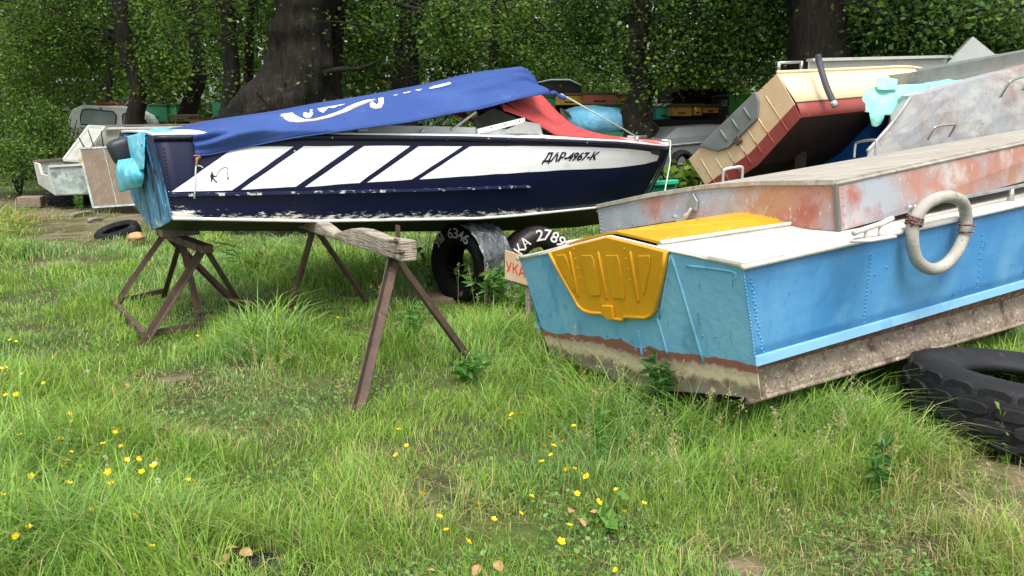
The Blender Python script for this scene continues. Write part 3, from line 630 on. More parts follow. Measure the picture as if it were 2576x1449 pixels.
# rubber ring fender tied to the rail
FR_C = on_plane(2363, 583, bedge(.3, 'g') + BN * .07, BN); ex = BD; ey = ZU
ring = empty('ring_fender', FR_C, 'grey rubber hose ring fender tied to the rail of the sky blue boat', 'fender')
pts = []
for (x, y) in [(2388, 494), (2422, 508), (2434, 545), (2428, 590), (2405, 635), (2368, 668), (2335, 676), (2307, 655), (2296, 610), (2300, 560), (2322, 518), (2355, 498), (2388, 494)]: pts.append(on_plane(x, y, bedge(.3, 'g') + BN * .075, BN, .012 * math.sin(x * .03)))
RUBGREY = M('grey_rubber_hose', '#a09c93', .75, layers=[soft(.45, .7, '#b8b2a6', 8), soft(.64, .7, '#6c675f', 30, detail=8)], bump=(60, .2))
mb = MB(); cpts = catmull(pts, 6); mb.tube(cpts, .034, 12, False); mb.build('hose', RUBGREY, ring, True)
TWINE = M('brown_twine', '#5d3b3a', .9, layers=[soft(.45, .6, '#8a7470', 60)])
for i, (x, y) in enumerate(((2298, 565), (2431, 565), (2430, 580))):
    c = on_plane(x, y, bedge(.3, 'g') + BN * .075, BN)
    for k in range(4 if i == 0 else 1):
        mb = MB(); up = (ZU * .9 + BD * (.3 if i == 0 else 0)).normalized(); a = up.orthogonal().normalized(); b = up.cross(a); cc = c + up * .012 * k
        mb.tube([cc + (a * math.cos(q * math.pi / 6) + b * math.sin(q * math.pi / 6)) * .042 + up * random.uniform(-.006, .006) for q in range(13)], .006, 5, False); mb.build('twine', TWINE, ring, True)
mb = MB(); c = on_plane(2296, 556, bedge(.3, 'g') + BN * .075, BN); mb.tube(catmull([rail_pts[0] + ZU * .01, rail_pts[0] - ZU * .03 + BN * .03, c, c - ZU * .05, c - ZU * .09 + BN * .02], 5), .009, 6); mb.build('twine', TWINE, ring, True)

# ------------------------------------------------------------------ loose patchy metal cover lying on the blue boat
FRb = deck_hit(2110, 582); FLb = deck_hit(1511, 588)
def slope(a, b, t): return a + (b - a) * t
COVP = M('patchy_cover_paint', '#9da2a8', .6, .05, layers=[soft(.44, .56, '#a97c6d', 1.3, seed=2), soft(.52, .62, '#9b5949', 2.3, seed=8, amt=.85), soft(.53, .63, '#ab8a6e', 1.9, seed=13, amt=.75), soft(.54, .64, '#a5b2c2', 1.5, seed=21, amt=.9), soft(.56, .68, '#c0beb8', 3.4, seed=33, amt=.65), soft(.62, .68, '#cfcbc2', 40, detail=9, stretch=(1, 1, .45), amt=.6), soft(.67, .71, '#5c5552', 42, detail=8, stretch=(1, 1, .5))], bump=(26, .12), spec=.3)
COVT = M('weathered_plywood_top', '#9a958b', .8, layers=[soft(.45, .6, '#aca799', 5, stretch=(.6, 2.2, 1), rot=(0, 0, .6)), soft(.55, .68, '#7f7a70', 9, stretch=(.5, 3, 1), rot=(0, 0, .6)), soft(.6, .7, '#a98e80', 4, seed=4, stretch=(.6, 2, 1), rot=(0, 0, .6)), soft(.66, .70, '#5d574e', 24, stretch=(.5, 3, 1), rot=(0, 0, .6))], bump=(30, .2))
CV = empty('metal_cover', (FRb + FLb) / 2, 'patchy pink and grey riveted metal cover lying across the sky blue boat', 'cover')
EN = (FRb - FLb).cross(Vector((0, 0, 1))).normalized()
ep = lambda x, y: on_plane(x, y, FRb, EN)
FLb, FLt, FRt = ep(1511, 588), ep(1503, 523), ep(2101, 463)
k_ = (2576 - CX) / F
tt_ = (k_ * (FRb.y * cp) - FRb.x) / (BD.x - k_ * BD.y * cp); yy_ = FRb.y + BD.y * tt_
eb = at(2576, 456, yy_); ea = at(2576, 360, yy_); LN = (Vector((eb.x - FRb.x, eb.y - FRb.y, 0))).length; dT = (ea - FRt) / LN; dB = (eb - FRb) / LN; CLn = 3.7
dTl = Vector((dT.x, dT.y, dT.z * .75)); dBl = Vector((dB.x, dB.y, dB.z * .75)); 
fr = [FRb, ep(1930, 566), ep(1740, 549), ep(1600, 570), FLb, FLt, ep(1640, 494), ep(1775, 474), ep(1900, 465), FRt]
back = -(FRb - FLb).cross(ZU).normalized(); back = back if back.y > 0 else -back
mb = MB(); mb.prism(fr, back * .02); mb.build('end_panel', COVP, CV)
mb = MB(); mb.prism([FRb, FRt, FRt + dT * CLn, FRb + dB * CLn], -BN * .02); mb.build('side_panel', COVP, CV)
mb = MB(); mb.prism([FLb, FLt, FLt + dTl * CLn, FLb + dBl * CLn], BN * .02); mb.build('side_panel', COVP, CV)
topf = [FLt, fr[6], fr[7], fr[8], FRt]
rows = []
for k in range(13):
    t = CLn * k / 12; row = []
    for j in range(5): row.append(topf[j] + (dTl * (1 - j / 4) + dT * (j / 4)) * t + ZU * .012)
    rows.append(row)
mb = MB(); mb.grid(rows); tpn = mb.build('top_panel', COVT, CV); solid(tpn, .016)
mb = MB(); 
for a, b in zip(topf[:-1], topf[1:]): mb.quadbox(a + ZU * .01 - back * .006, b + ZU * .01 - back * .006, .02, .03)
mb.build('edge_strip', COVT, CV, bevel=.004)
mb = MB(); mb.tube([FRt + BN * .003 + dT * CLn * k / 6 for k in range(7)], .010, 6); mb.build('edge_strip', COVT, CV, True)
mb = MB(); mb.quadbox(FRb - back * .004 + BN * .004, FRt - back * .004 + BN * .004, .022, .022); mb.build('corner_angle', M('dark_joint', '#6d6a66', .6, .2), CV)
fn_ = -back; mb = MB()
for k in range(26):
    a = k / 25; p = FLt.lerp(FRt, a); pj = proj(p); y = interp([(1503, 523), (1640, 494), (1775, 474), (1900, 465), (2101, 463)], pj[0]) + 9
    mb.dome(on_plane(pj[0], y, FRb, fn_, .002), fn_, .008)
for k in range(17):
    x = 1520 + (2100 - 1520) * k / 16; y = interp([(1511, 588), (1600, 570), (1740, 549), (1930, 566), (2110, 582)], x) - 8; mb.dome(on_plane(x, y, FRb, fn_, .002), fn_, .008)
for k in range(8): mb.dome(on_plane(2093 + k * 1, 474 + k * 14, FRb, fn_, .002), fn_, .008)
for k in range(5): mb.dome(on_plane(2118 + k * 1, 474 + k * 22, FRb, BN, .004), BN, .008)
for k in range(7): mb.dome(on_plane(1512, 530 + k * 9, FRb, fn_, .002), fn_, .008)
o = mb.build('rivets', COVP, CV, True); o['kind'] = 'stuff'
# lifting handles
HND = M('bright_handle', '#c4c6c4', .3, .85)
def handle(a, b, h, parent, name='handle', r=.012, lean=Vector((0, 0, 1))):
    a = Vector(a); b = Vector(b); mb = MB(); d = b - a
    mb.tube(catmull([a - lean * .01, a + lean * h * .75, a + lean * h + d * .12, b + lean * h - d * .12, b + lean * h * .75, b - lean * .01], 6), r, 8); return mb.build(name, HND, parent, True)
def ontop(px, py): return on_plane(px, py, FRt + ZU * .02, (FRt - FLt).cross(dT).normalized())
for (x0, y0, x1, y1, h) in ((1818, 462, 1866, 454, .11), (2149, 394, 2202, 388, .13)): handle(ontop(x0, y0), ontop(x1, y1), h, CV)
# hook latch on the end panel
lk = on_plane(1745, 512, FRb, fn_, .012); RU = (FRb - FLb).normalized()
mb = MB(); mb.prism([lk + RU * -.04 + ZU * -.045, lk + RU * .05 + ZU * -.05, lk + RU * .055 + ZU * .015, lk + RU * .01 + ZU * .065, lk + RU * -.03 + ZU * .03], fn_ * .012); lt = mb.build('latch_plate', ALU, CV, bevel=.003)
mb = MB(); mb.tube(catmull([lk + fn_ * .03 + RU * .02 - ZU * .03, lk + fn_ * .05 - ZU * .075, lk + fn_ * .05 - RU * .06 - ZU * .095, lk + fn_ * .05 - RU * .115 - ZU * .075], 5), [.014] * 5 + [.022] * 10 + [.02], 8); mb.build('latch_hook', ALU, lt, True)
# upturned dinghy behind the cover, its sloping side showing above it
UPb0 = at(2182, 380, 7.6); UPb1 = at(2760, 296, 10.6); UPt0 = at(2292, 243, 8.1); UPt1 = at(2760, 118, 11.1)
nR = (UPb1 - UPb0).cross(UPt0 - UPb0).normalized(); nR = nR if nR.dot(CAM - UPb0) > 0 else -nR
COV2 = M('patchy_grey_panel', '#9a9da1', .6, .05, layers=[soft(.48, .66, '#967568', 1.3, seed=31, amt=.8), soft(.5, .68, '#b3b3ac', 2.2, seed=44, stretch=(1, 1, 2.5)), soft(.62, .72, '#748fb0', 2.0, seed=51, amt=.8), soft(.64, .7, '#5f574f', 20, detail=9), soft(.5, .7, '#b5b4ae', 5, seed=60, amt=.5)], bump=(24, .15))
DG = empty('upturned_dinghy', (UPb0.x, UPb0.y, 0), 'pink and grey upturned dinghy behind the patchy metal cover', 'boat')
away = Vector((.12, .98, 0)); rows = []
for k in range(21):
    a = k / 20; b0 = UPb0.lerp(UPb1, a); t0 = UPt0.lerp(UPt1, a); m_ = b0.lerp(t0, .5) + nR * .02
    row = [Vector((b0.x, b0.y, .0)) - away * .1, Vector((b0.x, b0.y, b0.z * .5)) - away * .05, b0, b0.lerp(m_, .5) + nR * .006, m_, m_.lerp(t0, .5) + nR * .006, t0, t0 + away * .25 + ZU * .02, t0 + away * .6 - ZU * .1, t0 + away * .8 - ZU * .9, Vector(((t0 + away * .85).x, (t0 + away * .85).y, 0))]
    rows.append([p + nR * (.012 * mnoise.noise(p * 2)) for p in row])
mb = MB(); mb.grid(rows); mb.f.append(tuple(range(10, -1, -1))); mb.f.append(tuple(20 * 11 + k for k in range(11))); mb.build('hull', COV2, DG, False)
mb = MB(); mb.tube(catmull([UPb0, UPb0.lerp(UPt0, .5) + nR * .025, UPt0], 6), .016, 6); mb.build('edge_bead', COV2, DG, True)
def onup(px, py, off=.03): return on_plane(px, py, UPb0 + nR * .05, nR, off)
handle(onup(2327, 350), onup(2380, 343), .13, DG, lean=(nR * .5 + ZU).normalized()); handle(onup(2510, 243), onup(2566, 226), .18, DG, lean=(nR * .5 + ZU).normalized(), r=.016)
mb = MB(); mb.tube([FLt + dTl * (CLn * k / 6) + ZU * .02 for k in range(7)], .012, 6); mb.build('edge_strip', M('black_seal', '#1b1a19', .7), CV, True)
# ------------------------------------------------------------------ trestle with the notched beam
def dn(p, z=0.0): return Vector((p.x, p.y, z))
T2 = empty('trestle', dn(at(900, 800, 5.7)), 'rusty angle-iron trestle with a notched grey timber beam standing free in front', 'trestle')
e1 = at(1029, 628, 4.80); e0 = at(754, 547, 6.55)                     # beam ends (mid height)
bd = (e1 - e0).normalized(); bup = ZU - bd * bd.z; bup.normalize(); bs = bd.cross(bup)
BLn = (e1 - e0).length; prof = []
top_ = [(0, .065), (.06, .085), (.12, .07), (.38, -.02), (.44, -.032), (.60, .045), (.70, .055), (.82, .038), (1, .055)]
rows = []
for a in np.linspace(0, 1, 33):
    h = float(np.interp(a, [x for x, y in top_], [y for x, y in top_])); lo = -.072 + (.03 if a < .04 else 0); c = e0 + bd * (a * BLn)
    j = lambda k: bs * (.006 * mnoise.noise(Vector((a * 9, k, 0)))) + bup * (.006 * mnoise.noise(Vector((a * 11, k, 5))))
    rows.append([c + bs * .05 + bup * lo + j(1), c + bs * .055 + bup * (lo + h) / 2 + j(2), c + bs * .048 + bup * h + j(3), c - bs * .048 + bup * h + j(4), c - bs * .055 + bup * (lo + h) / 2 + j(5), c - bs * .05 + bup * lo + j(6)])
mb = MB(); mb.grid(rows, True); mb.f.append(tuple(range(5, -1, -1))); mb.f.append(tuple(32 * 6 + k for k in range(6)))
BEAMW = M('grey_split_timber', '#8f8678', .9, layers=[soft(.46, .6, '#a79d8d', 7, stretch=(1, 1, 1)), soft(.52, .66, '#6b6256', 16, stretch=(.35, .35, 3), rot=(0, 0, 0)), soft(.63, .67, '#3b342c', 30, stretch=(.3, .3, 3))], bump=(35, .8, (.3, .3, 3)))
beam = mb.build('beam', BEAMW, T2, False, bevel=.006)
def angle_leg(a, b, w, parent, name='leg', flip=1):
    a = Vector(a); b = Vector(b); d = (b - a).normalized(); x = d.cross(ZU).normalized(); y = x.cross(d).normalized(); t = .006
    mb = MB(); q = [x * 0 + y * 0, x * w * flip, x * w * flip + y * t, x * t * flip + y * t, x * t * flip + y * w, y * w]
    mb.prism([a + p for p in q], b - a); return mb.build(name, STEELRUST, parent)
n1 = e0 + bd * (BLn * .86); n0 = e0 + bd * (BLn * .17)
A1 = gnd(893, 1035); B1 = gnd(1168, 903); C1 = gnd(728, 815); D1 = gnd(926, 778)
def leg(top, foot, parent, w=.062, over=0.0, nm='leg', flip=1):
    d = (top - foot).normalized(); return angle_leg(foot - d * .06, top + d * over, w, parent, nm, flip)
leg(n1 - bup * .06 - bs * .02, A1, T2, .058); leg(n1 - bup * .06 + bs * .02, B1, T2, .058, 0, 'leg', -1); leg(n0 - bup * .05 - bs * .02, C1, T2, .055); leg(n0 - bup * .05 + bs * .02, D1, T2, .055, 0, 'leg', -1)
for n in (n1, n0):
    mb = MB(); bsf = -bs if (-bs).dot(CAM - n) > 0 else bs; mb.quadbox(n - bup * .08 - bsf * .062, n + bup * .115 - bsf * .062, .06, .006, up=bs); mb.build('upright', STEELRUST, T2)
for (x, y) in ((998, 606), (1010, 634), (762, 564), (768, 583)):
    p = on_plane(x, y, n1 + bsf * .055, bsf); mb = MB(); mb.tube([p - bsf * .02, p + bsf * .045], .011, 6); mb.tube([p, p + bsf * .012], .019, 6); mb.build('bolt', STEELRUST, T2)

# ------------------------------------------------------------------ trestle under the stern of the navy boat
T1_ = empty('trestle', dn(at(470, 720, 6.5)), 'rusty steel trestle with base bars under the stern of the navy boat', 'trestle')
kz = zk(0.04)
tn = at(522, 627, 6.05); 
keel_s = wpt(rk(.02), 0, zk(.02)); tfar = at(405, 583, 7.2)
tf = Vector((tfar.x, tfar.y, min(tn.z + .02, tfar.z)))
td = (tf - tn).normalized(); tside = td.cross(ZU).normalized()
mb = MB(); mb.quadbox(tn, tf, .09, .06); mb.build('plank', M('dark_brown_plank', '#5b4a3d', .85, layers=[soft(.5, .7, '#3a2e27', 8), soft(.6, .7, '#857565', 14)]), T1_, bevel=.004)
mb = MB(); mb.quadbox(tn.lerp(tf, .55) + ZU * .03, tn.lerp(tf, .55) + ZU * (max(.06, zk(.1) - tn.z + .01)), .30, .12, up=td); mb.build('packing_block', WOODOLD, T1_, bevel=.004)
at_ = lambda k: tn.lerp(tf, k) - ZU * .03
f1 = gnd(366, 865); f2 = gnd(612, 792); f3 = gnd(288, 780); f4 = gnd(602, 778); f5 = gnd(418, 748); f6 = gnd(517, 835)
for (k, ft, w, fl) in ((.08, f1, .05, 1), (.06, f2, .05, -1), (.9, f3, .045, 1), (.82, f4, .045, -1), (.5, f5, .045, 1), (.45, f6, .045, -1)): leg(at_(k), ft, T1_, w, 0, 'leg', fl)
for a, b in ((f1, f3), (f1, f6), (f3, f5)):
    mb = MB(); mb.quadbox(a + ZU * .07, b + ZU * .07, .035, .045); mb.build('base_bar', STEELRUST, T1_)

# ------------------------------------------------------------------ tyres
def tyre_mesh(Rm, rs, wd, lugs=0, lugd=.02):
    """tyre about local Z: Rm outer radius, rs bead radius, wd width"""
    h = wd / 2; prof = [(rs, -h * .55), (rs + .02, -h * .72), (rs + (Rm - rs) * .35, -h * .98), (rs + (Rm - rs) * .65, -h * 1.0), (Rm - .035, -h * .90), (Rm - .008, -h * .74), (Rm, -h * .4), (Rm + .004, 0)]
    prof = prof + [(r, -z) for r, z in prof[-2::-1]]; prof += [(rs + .03, h * .35), (Rm - .06, h * .55), (Rm - .045, 0), (Rm - .06, -h * .55), (rs + .03, -h * .35)]
    n = 56; mb = MB(); mb.grid([[Vector((r * math.cos(2 * math.pi * i / n), r * math.sin(2 * math.pi * i / n), z)) for r, z in prof] for i in range(n + 1)], True)
    tb = MB()
    for i in range(lugs):
        for row, zz in enumerate((-.66, -.22, .22, .66)):
            a = 2 * math.pi * (i + (.5 if row % 2 else 0)) / lugs; c = Vector((math.cos(a), math.sin(a), 0)); t = Vector((-c.y, c.x, 0)); s_ = math.pi * Rm / lugs * .84; r_ = Rm - (.022 if abs(zz) > .5 else 0)
            hh = h * .19
            pts = [t * (-s_) + ZU * (zz * h - hh * .55), t * (-s_ * .55) + ZU * (zz * h - hh), t * (s_ * .55) + ZU * (zz * h - hh), t * s_ + ZU * (zz * h - hh * .55), t * s_ + ZU * (zz * h + hh * .55), t * (s_ * .55) + ZU * (zz * h + hh), t * (-s_ * .55) + ZU * (zz * h + hh), t * (-s_) + ZU * (zz * h + hh * .55)]
            tb.prism([c * (r_ - .012) + p for p in pts], c * (.014 + lugd))
    return mb, tb
def tyre(name, label, loc, rot, Rm, rs, wd, mat=None, lugs=0, cat='tyre', group=None, lugd=.02):
    a, t = tyre_mesh(Rm, rs, wd, lugs, lugd); root = empty(name, loc, label, cat, group); Mx = Matrix.Translation(loc) @ rot.to_matrix().to_4x4()
    for m, nm in ((a, 'carcass'), (t, 'tread')):
        if not m.v: continue
        m.v = [Mx @ v for v in m.v]; o = m.build(nm, mat or RUBBER, root, nm == 'carcass', bevel=.006 if nm == 'tread' else 0)
        if nm == 'tread': o['kind'] = 'stuff'
    return root
from mathutils import Euler, Quaternion
# large truck tyre lying at the right, carrying the blue boat's bow
tyc = gnd(2592, 1030, .12); TYR = .62
tyre('truck_tyre', 'large black truck tyre with block tread lying flat in the grass under the blue boat', Vector((tyc.x, tyc.y, .17)), Euler((R(-3), R(4), 0)).to_quaternion(), TYR, .33, .34, M('dusty_truck_rubber', '#17181a', .7, layers=[soft(.5, .7, '#242527', 5), soft(.62, .72, '#4a4843', 14, detail=9, stretch=(1, 1, 3))], bump=(40, .15)), 22, lugd=.014)
mb = MB(); c2 = bp(.80, BW * .5, 0)
tyre('truck_tyre', 'truck tyre lying under the hidden bow of the blue boat', Vector((c2.x, c2.y, .17)), Quaternion(), .5, .28, .28)
bx = bp(.07, BW * .5, 0); mb.box(bx + ZU * (keel(.07).z / 2 - .012), BD * .2, BN * .14, ZU * max(.04, keel(.07).z / 2)); o = mb.build('support_block', M('old_sleeper', '#453a30', .9, bump=(20, .4)), None, bevel=.008); setp(o, 'dark timber block propping the keel of the sky blue boat', 'timber block')
# two upright tyres under the bow of the navy boat
def upright(pxl, pxr, pyt, pyb, Y, label, yaw, mat, wd=.22):
    c = at((pxl + pxr) / 2, pyb, Y); rr = at((pxl + pxr) / 2, pyt, Y).z / 2 + .012
    q = Quaternion((0, 0, 1), yaw) @ Quaternion((1, 0, 0), R(90)); return tyre('tyre', label, Vector((c.x, c.y, rr - .02)), q, rr, rr * .46, wd, mat, 0, group='tyres under the bow of the navy boat'), Vector((c.x, c.y, rr - .02)), rr
TYB = M('black_painted_rubber', '#0b0b0c', .8, spec=.1, layers=[soft(.55, .75, '#1d1d1f', 5), soft(.66, .74, '#5a4644', 7, seed=3)], bump=(25, .3))
TYM = M('maroon_black_rubber', '#2a2124', .5, layers=[soft(.52, .62, '#5a3434', 3.2), soft(.6, .7, '#4a474a', 8, seed=5)], bump=(18, .3))
yw = R(33)
ta, ca, ra_ = upright(1095, 1262, 562, 712, 7.25, 'upright black tyre lettered 6346 and wrapped in torn plastic film', R(-42), TYB, .34)
tb_, cb_, rb_ = upright(1262, 1432, 570, 715, 7.45, 'upright maroon black tyre lettered 2789 beside the number board', yw - R(10), TYM, .30)
# white hand lettering on the near faces
def face_text(body, root, c, rr, yaw, a0, a1, size, wd, rad, lm=None):
    nrm = Vector((math.sin(yaw), -math.cos(yaw), 0)); tan = Vector((math.cos(yaw), math.sin(yaw), 0)); n = len(body)
    for i, ch in enumerate(body):
        if ch == ' ': continue
        a = a0 + (a1 - a0) * (i / max(1, n - 1)); rd = tan * math.cos(a) + ZU * math.sin(a); t = tan * math.sin(a) - ZU * math.cos(a); p = c + rd * rad + nrm * (wd / 2 + .004); s_ = size
        text_quad('painted_letter', ch, [p - t * s_ * .36 - rd * s_ * .5, p + t * s_ * .36 - rd * s_ * .5, p + t * s_ * .36 + rd * s_ * .5, p - t * s_ * .36 + rd * s_ * .5], lm or WHITELET, root, bold=.012)
face_text('\u0423\u041a\u0410 2789', tb_, cb_, rb_, yw - R(10), R(160), R(48), .105, .30, rb_ * .82)
DIML = M('dim_white_lettering', '#8a8a86', .7)
face_text('\u0423\u041c 6346', ta, ca, ra_, R(-42), R(140), R(60), .095, .34, ra_ * .80, DIML)
# letters on the tread of the maroon tyre
for k, (ch, a) in enumerate((('6', 40), ('\u041a', 24))):
    yaw = yw - R(10); nrm = Vector((math.sin(yaw), -math.cos(yaw), 0)); tan = Vector((math.cos(yaw), math.sin(yaw), 0)); rd = tan * math.cos(R(a)) + ZU * math.sin(R(a)); t = tan * math.sin(R(a)) - ZU * math.cos(R(a)); p = cb_ + rd * (rb_ + .012) + nrm * .07; s_ = .09
    text_quad('painted_letter', ch, [p - nrm * -s_ * .5 - t * s_ * .5, p - nrm * -s_ * .5 + t * s_ * .5, p + nrm * -s_ * .5 + t * s_ * .5, p + nrm * -s_ * .5 - t * s_ * .5], WHITELET, tb_, bold=.012)
# torn plastic film over the black tyre
FILM = M('grey_plastic_film', '#5c6063', .18, 0, layers=[soft(.45, .65, '#3a3d40', 9), soft(.6, .7, '#8d9293', 14)], bump=(30, .9), spec=.7)
rows = []; yaw = R(-42); nrm = Vector((math.sin(yaw), -math.cos(yaw), 0)); tan = Vector((math.cos(yaw), math.sin(yaw), 0))
for i in range(25):
    a = R(88 - 105 * i / 24); rd = tan * math.cos(a) + ZU * math.sin(a)
    row = []
    for j in range(17):
        v = -1 + 2 * j / 16; r_ = ra_ + .02 + .02 * mnoise.noise(Vector((i * .5, j * .7, 0))); p = ca + rd * r_ * (1 if i < 16 else 1 + (i - 16) * .004) + nrm * (v * .185)
        if i > 14: p = ca + tan * (ra_ * math.cos(R(88 - 105 * 14 / 24)) + .05 + .02 * mnoise.noise(Vector((i * .6, j * .9, 3)))) + nrm * v * .185 + ZU * (ra_ * math.sin(R(88 - 105 * 14 / 24)) - (i - 14) * .042 - (.03 * (j % 4) if i > 21 else 0))
        row.append(p)
    rows.append(row)
mb = MB(); mb.grid(rows); o = mb.build('plastic_film', FILM, None, True); solid(o, .003); setp(o, 'crumpled grey plastic film hanging over the upright black tyre', 'plastic film')
# number board
pa, pb_, pc_, pd_ = at(1270, 629, 6.2), at(1345, 655, 6.05), at(1345, 716, 6.05), at(1270, 702, 6.2)
pn_ = (pb_ - pa).cross(pd_ - pa).normalized(); pn_ = pn_ if pn_.dot(CAM - pa) > 0 else -pn_
nb = empty('number_board', dn(pd_), 'pale plywood board with red painted registration letters beside the blue transom', 'sign board')
ext = (pb_ - pa) * 1.1
mb = MB(); mb.prism([pa, pb_ + ext, pc_ + ext, pd_], -pn_ * .014); mb.build('board', M('pale_plywood', '#c2a587', .75, layers=[soft(.5, .7, '#d0b698', 6), soft(.62, .7, '#8e7560', 22)]), nb, bevel=.002)
u_ = (pb_ - pa).normalized(); v_ = (pa - pd_).normalized(); o_ = pd_ + pn_ * .003 + u_ * .012 + v_ * .07
text_quad('red_letters', '\u0423\u041a\u0410-2789', [o_, o_ + u_ * .40, o_ + u_ * .40 + v_ * .085, o_ + v_ * .085], REDLET, nb, bold=.0)
mb = MB(); mb.quadbox(pd_ + u_ * .2 - pn_ * .03 + ZU * .2, dn(pd_ + u_ * .2 - pn_ * .05, -.05), .04, .03); mb.build('post', WOODOLD, nb)
# flat stone slab
sl_ = gnd(1118, 752); mb = MB(); mb.prism([sl_ + Vector((math.cos(a) * .30 * (1 + .2 * math.sin(3 * a)), math.sin(a) * .2, -.02)) for a in np.linspace(0, 2 * math.pi, 12)[:-1]], ZU * .07)
o = mb.build('stone_slab', M('brown_stone', '#6d5c4d', .9, layers=[soft(.5, .7, '#857565', 6)], bump=(15, .6)), None, bevel=.015); setp(o, 'flat brown stone slab in the grass behind the notched trestle', 'stone')

# ------------------------------------------------------------------ outboard motor in a cyan bag at the navy boat's stern
OM = empty('outboard_motor', dn(at(318, 400, 6.55)), 'dark outboard motor with blue band on the stern of the navy boat', 'outboard motor')
oc = at(314, 378, 6.50)
COWL = M('dark_cowl', '#2b3338', .45, layers=[soft(.5, .7, '#3b454a', 4)])
def blob(c, ax, ay, az, pw=3.0, n=14, m=22):
    rows = []
    for i in range(n + 1):
        th = math.pi * i / n - math.pi / 2; row = []
        for j in range(m):
            ph = 2 * math.pi * j / m; f = lambda x: math.copysign(abs(x) ** (2 / pw), x)
            row.append(c + ax * (f(math.cos(th)) * f(math.cos(ph))) + ay * (f(math.cos(th)) * f(math.sin(ph))) + az * f(math.sin(th)))
        rows.append(row)
    return rows
lean = (ZU - WD * .35).normalized(); fw = WD - lean * WD.dot(lean); fw.normalize()
mb = MB(); mb.grid(blob(oc - fw * .02, fw * .095, WNR * .10, lean * .105, 4.0), True); mb.build('cowl', COWL, OM, True)
mb = MB(); mb.grid(blob(oc + fw * .06, fw * .025, WNR * .104, lean * .108, 4.0), True); mb.build('blue_band', M('cowl_blue', '#2a5fa8', .4), OM, True)
mb = MB(); mb.tube([oc - lean * .1, oc - lean * .45 + fw * .06, oc - lean * .72 + fw * .1], [.06, .05, .04], 10); mb.build('leg_shaft', COWL, OM, True)
mb = MB(); mb.box(oc - lean * .18 + fw * .12, fw * .08, WNR * .09, lean * .06); mb.build('clamp', ALU, OM, bevel=.01)
BAG = M('cyan_plastic', '#5cc0de', .3, layers=[soft(.45, .7, '#8fe0ec', 4), soft(.62, .78, '#3fb0cc', 7)], bump=(11, .9), spec=.6)
# bag: a sheet over the transom top and a bunched lower pouch
def sheet(name, rows_px, Yf, mat, parent, n=18, amp=.02, thick=.004, puff=0.0):
    """rows of photo points with their depths, smoothed into a cloth"""
    R_ = [catmull([at(x, y, Y) for x, y, Y in row], 6) for row in rows_px]; m = len(R_[0]); cols = [catmull([r[j] for r in R_], 6) for j in range(m)]; mb = MB(); nr = len(cols[0])
    rows = []
    for i in range(nr):
        row = []
        for j in range(m):
            p = cols[j][i]; k = mnoise.noise(p * 9) + .6 * mnoise.noise(p * 23); to = (CAM - p).normalized(); b = math.sin(math.pi * i / (nr - 1)) * math.sin(math.pi * j / (m - 1)) * puff
            row.append(p + to * (amp * k + b))
        rows.append(row)
    mb.grid(rows); o = mb.build(name, mat, parent, True); solid(o, thick); return o
BG = empty('plastic_bag', at(330, 440, 6.4), 'bright cyan plastic bag wrapped over the outboard motor and transom top', 'bag')
sheet('bag_pouch', [[(297, 403, 6.33), (318, 400, 6.2), (345, 396, 6.0), (360, 404, 5.95)], [(291, 425, 6.31), (315, 425, 6.1), (345, 425, 5.95), (363, 425, 5.9)], [(294, 452, 6.31), (315, 454, 6.1), (340, 450, 5.96), (362, 452, 5.9)], [(302, 484, 6.31), (320, 479, 6.15), (340, 473, 6.02), (357, 469, 5.96)]], 0, BAG, BG, amp=.022, puff=.06)
sheet('bag_wrap', [[(320, 343, 6.3), (340, 338, 6.05), (366, 330, 5.75)], [(324, 372, 6.24), (345, 370, 5.95), (364, 362, 5.72)], [(330, 400, 6.16), (346, 398, 5.92), (364, 396, 5.74)], [(336, 428, 6.1), (350, 428, 5.9), (362, 426, 5.76)]], 0, BAG, BG, amp=.022, puff=.03)
sheet('bag_top', [[(362, 334, 5.72), (385, 335, 5.6), (425, 336, 5.6), (466, 337, 5.7)], [(372, 327, 6.0), (395, 324, 5.95), (422, 326, 5.95), (458, 333, 5.95)], [(380, 331, 6.4), (400, 324, 6.4), (425, 325, 6.4), (450, 333, 6.4)]], 0, BAG, BG, amp=.02)
# hook cord at the stern side
hk = empty('hook_cord', WSIDE.pt(489, 395, .03), 'thin green cord with rusty hooks hanging from the blue tarpaulin corner', 'cord')
mb = MB(); mb.tube([WSIDE.pt(x, y, .035) for x, y in ((492, 395), (491, 410), (489, 430), (488, 450), (486, 478), (485, 500))], .0055, 6); mb.build('cord', ROPE, hk, True)
mb = MB(); mb.tube(catmull([WSIDE.pt(x, y, .04) for x, y in ((484, 396), (500, 398), (494, 403), (491, 412), (490, 418))], 4), .009, 6); mb.build('hook', M('rusty_hook', '#8a5c3c', .6, .3), hk, True)
mb = MB(); mb.tube(catmull([WSIDE.pt(x, y, .037) for x, y in ((490, 416), (496, 420), (502, 421), (507, 425))], 4), .005, 6); mb.build('cord_end', ROPE, hk, True)
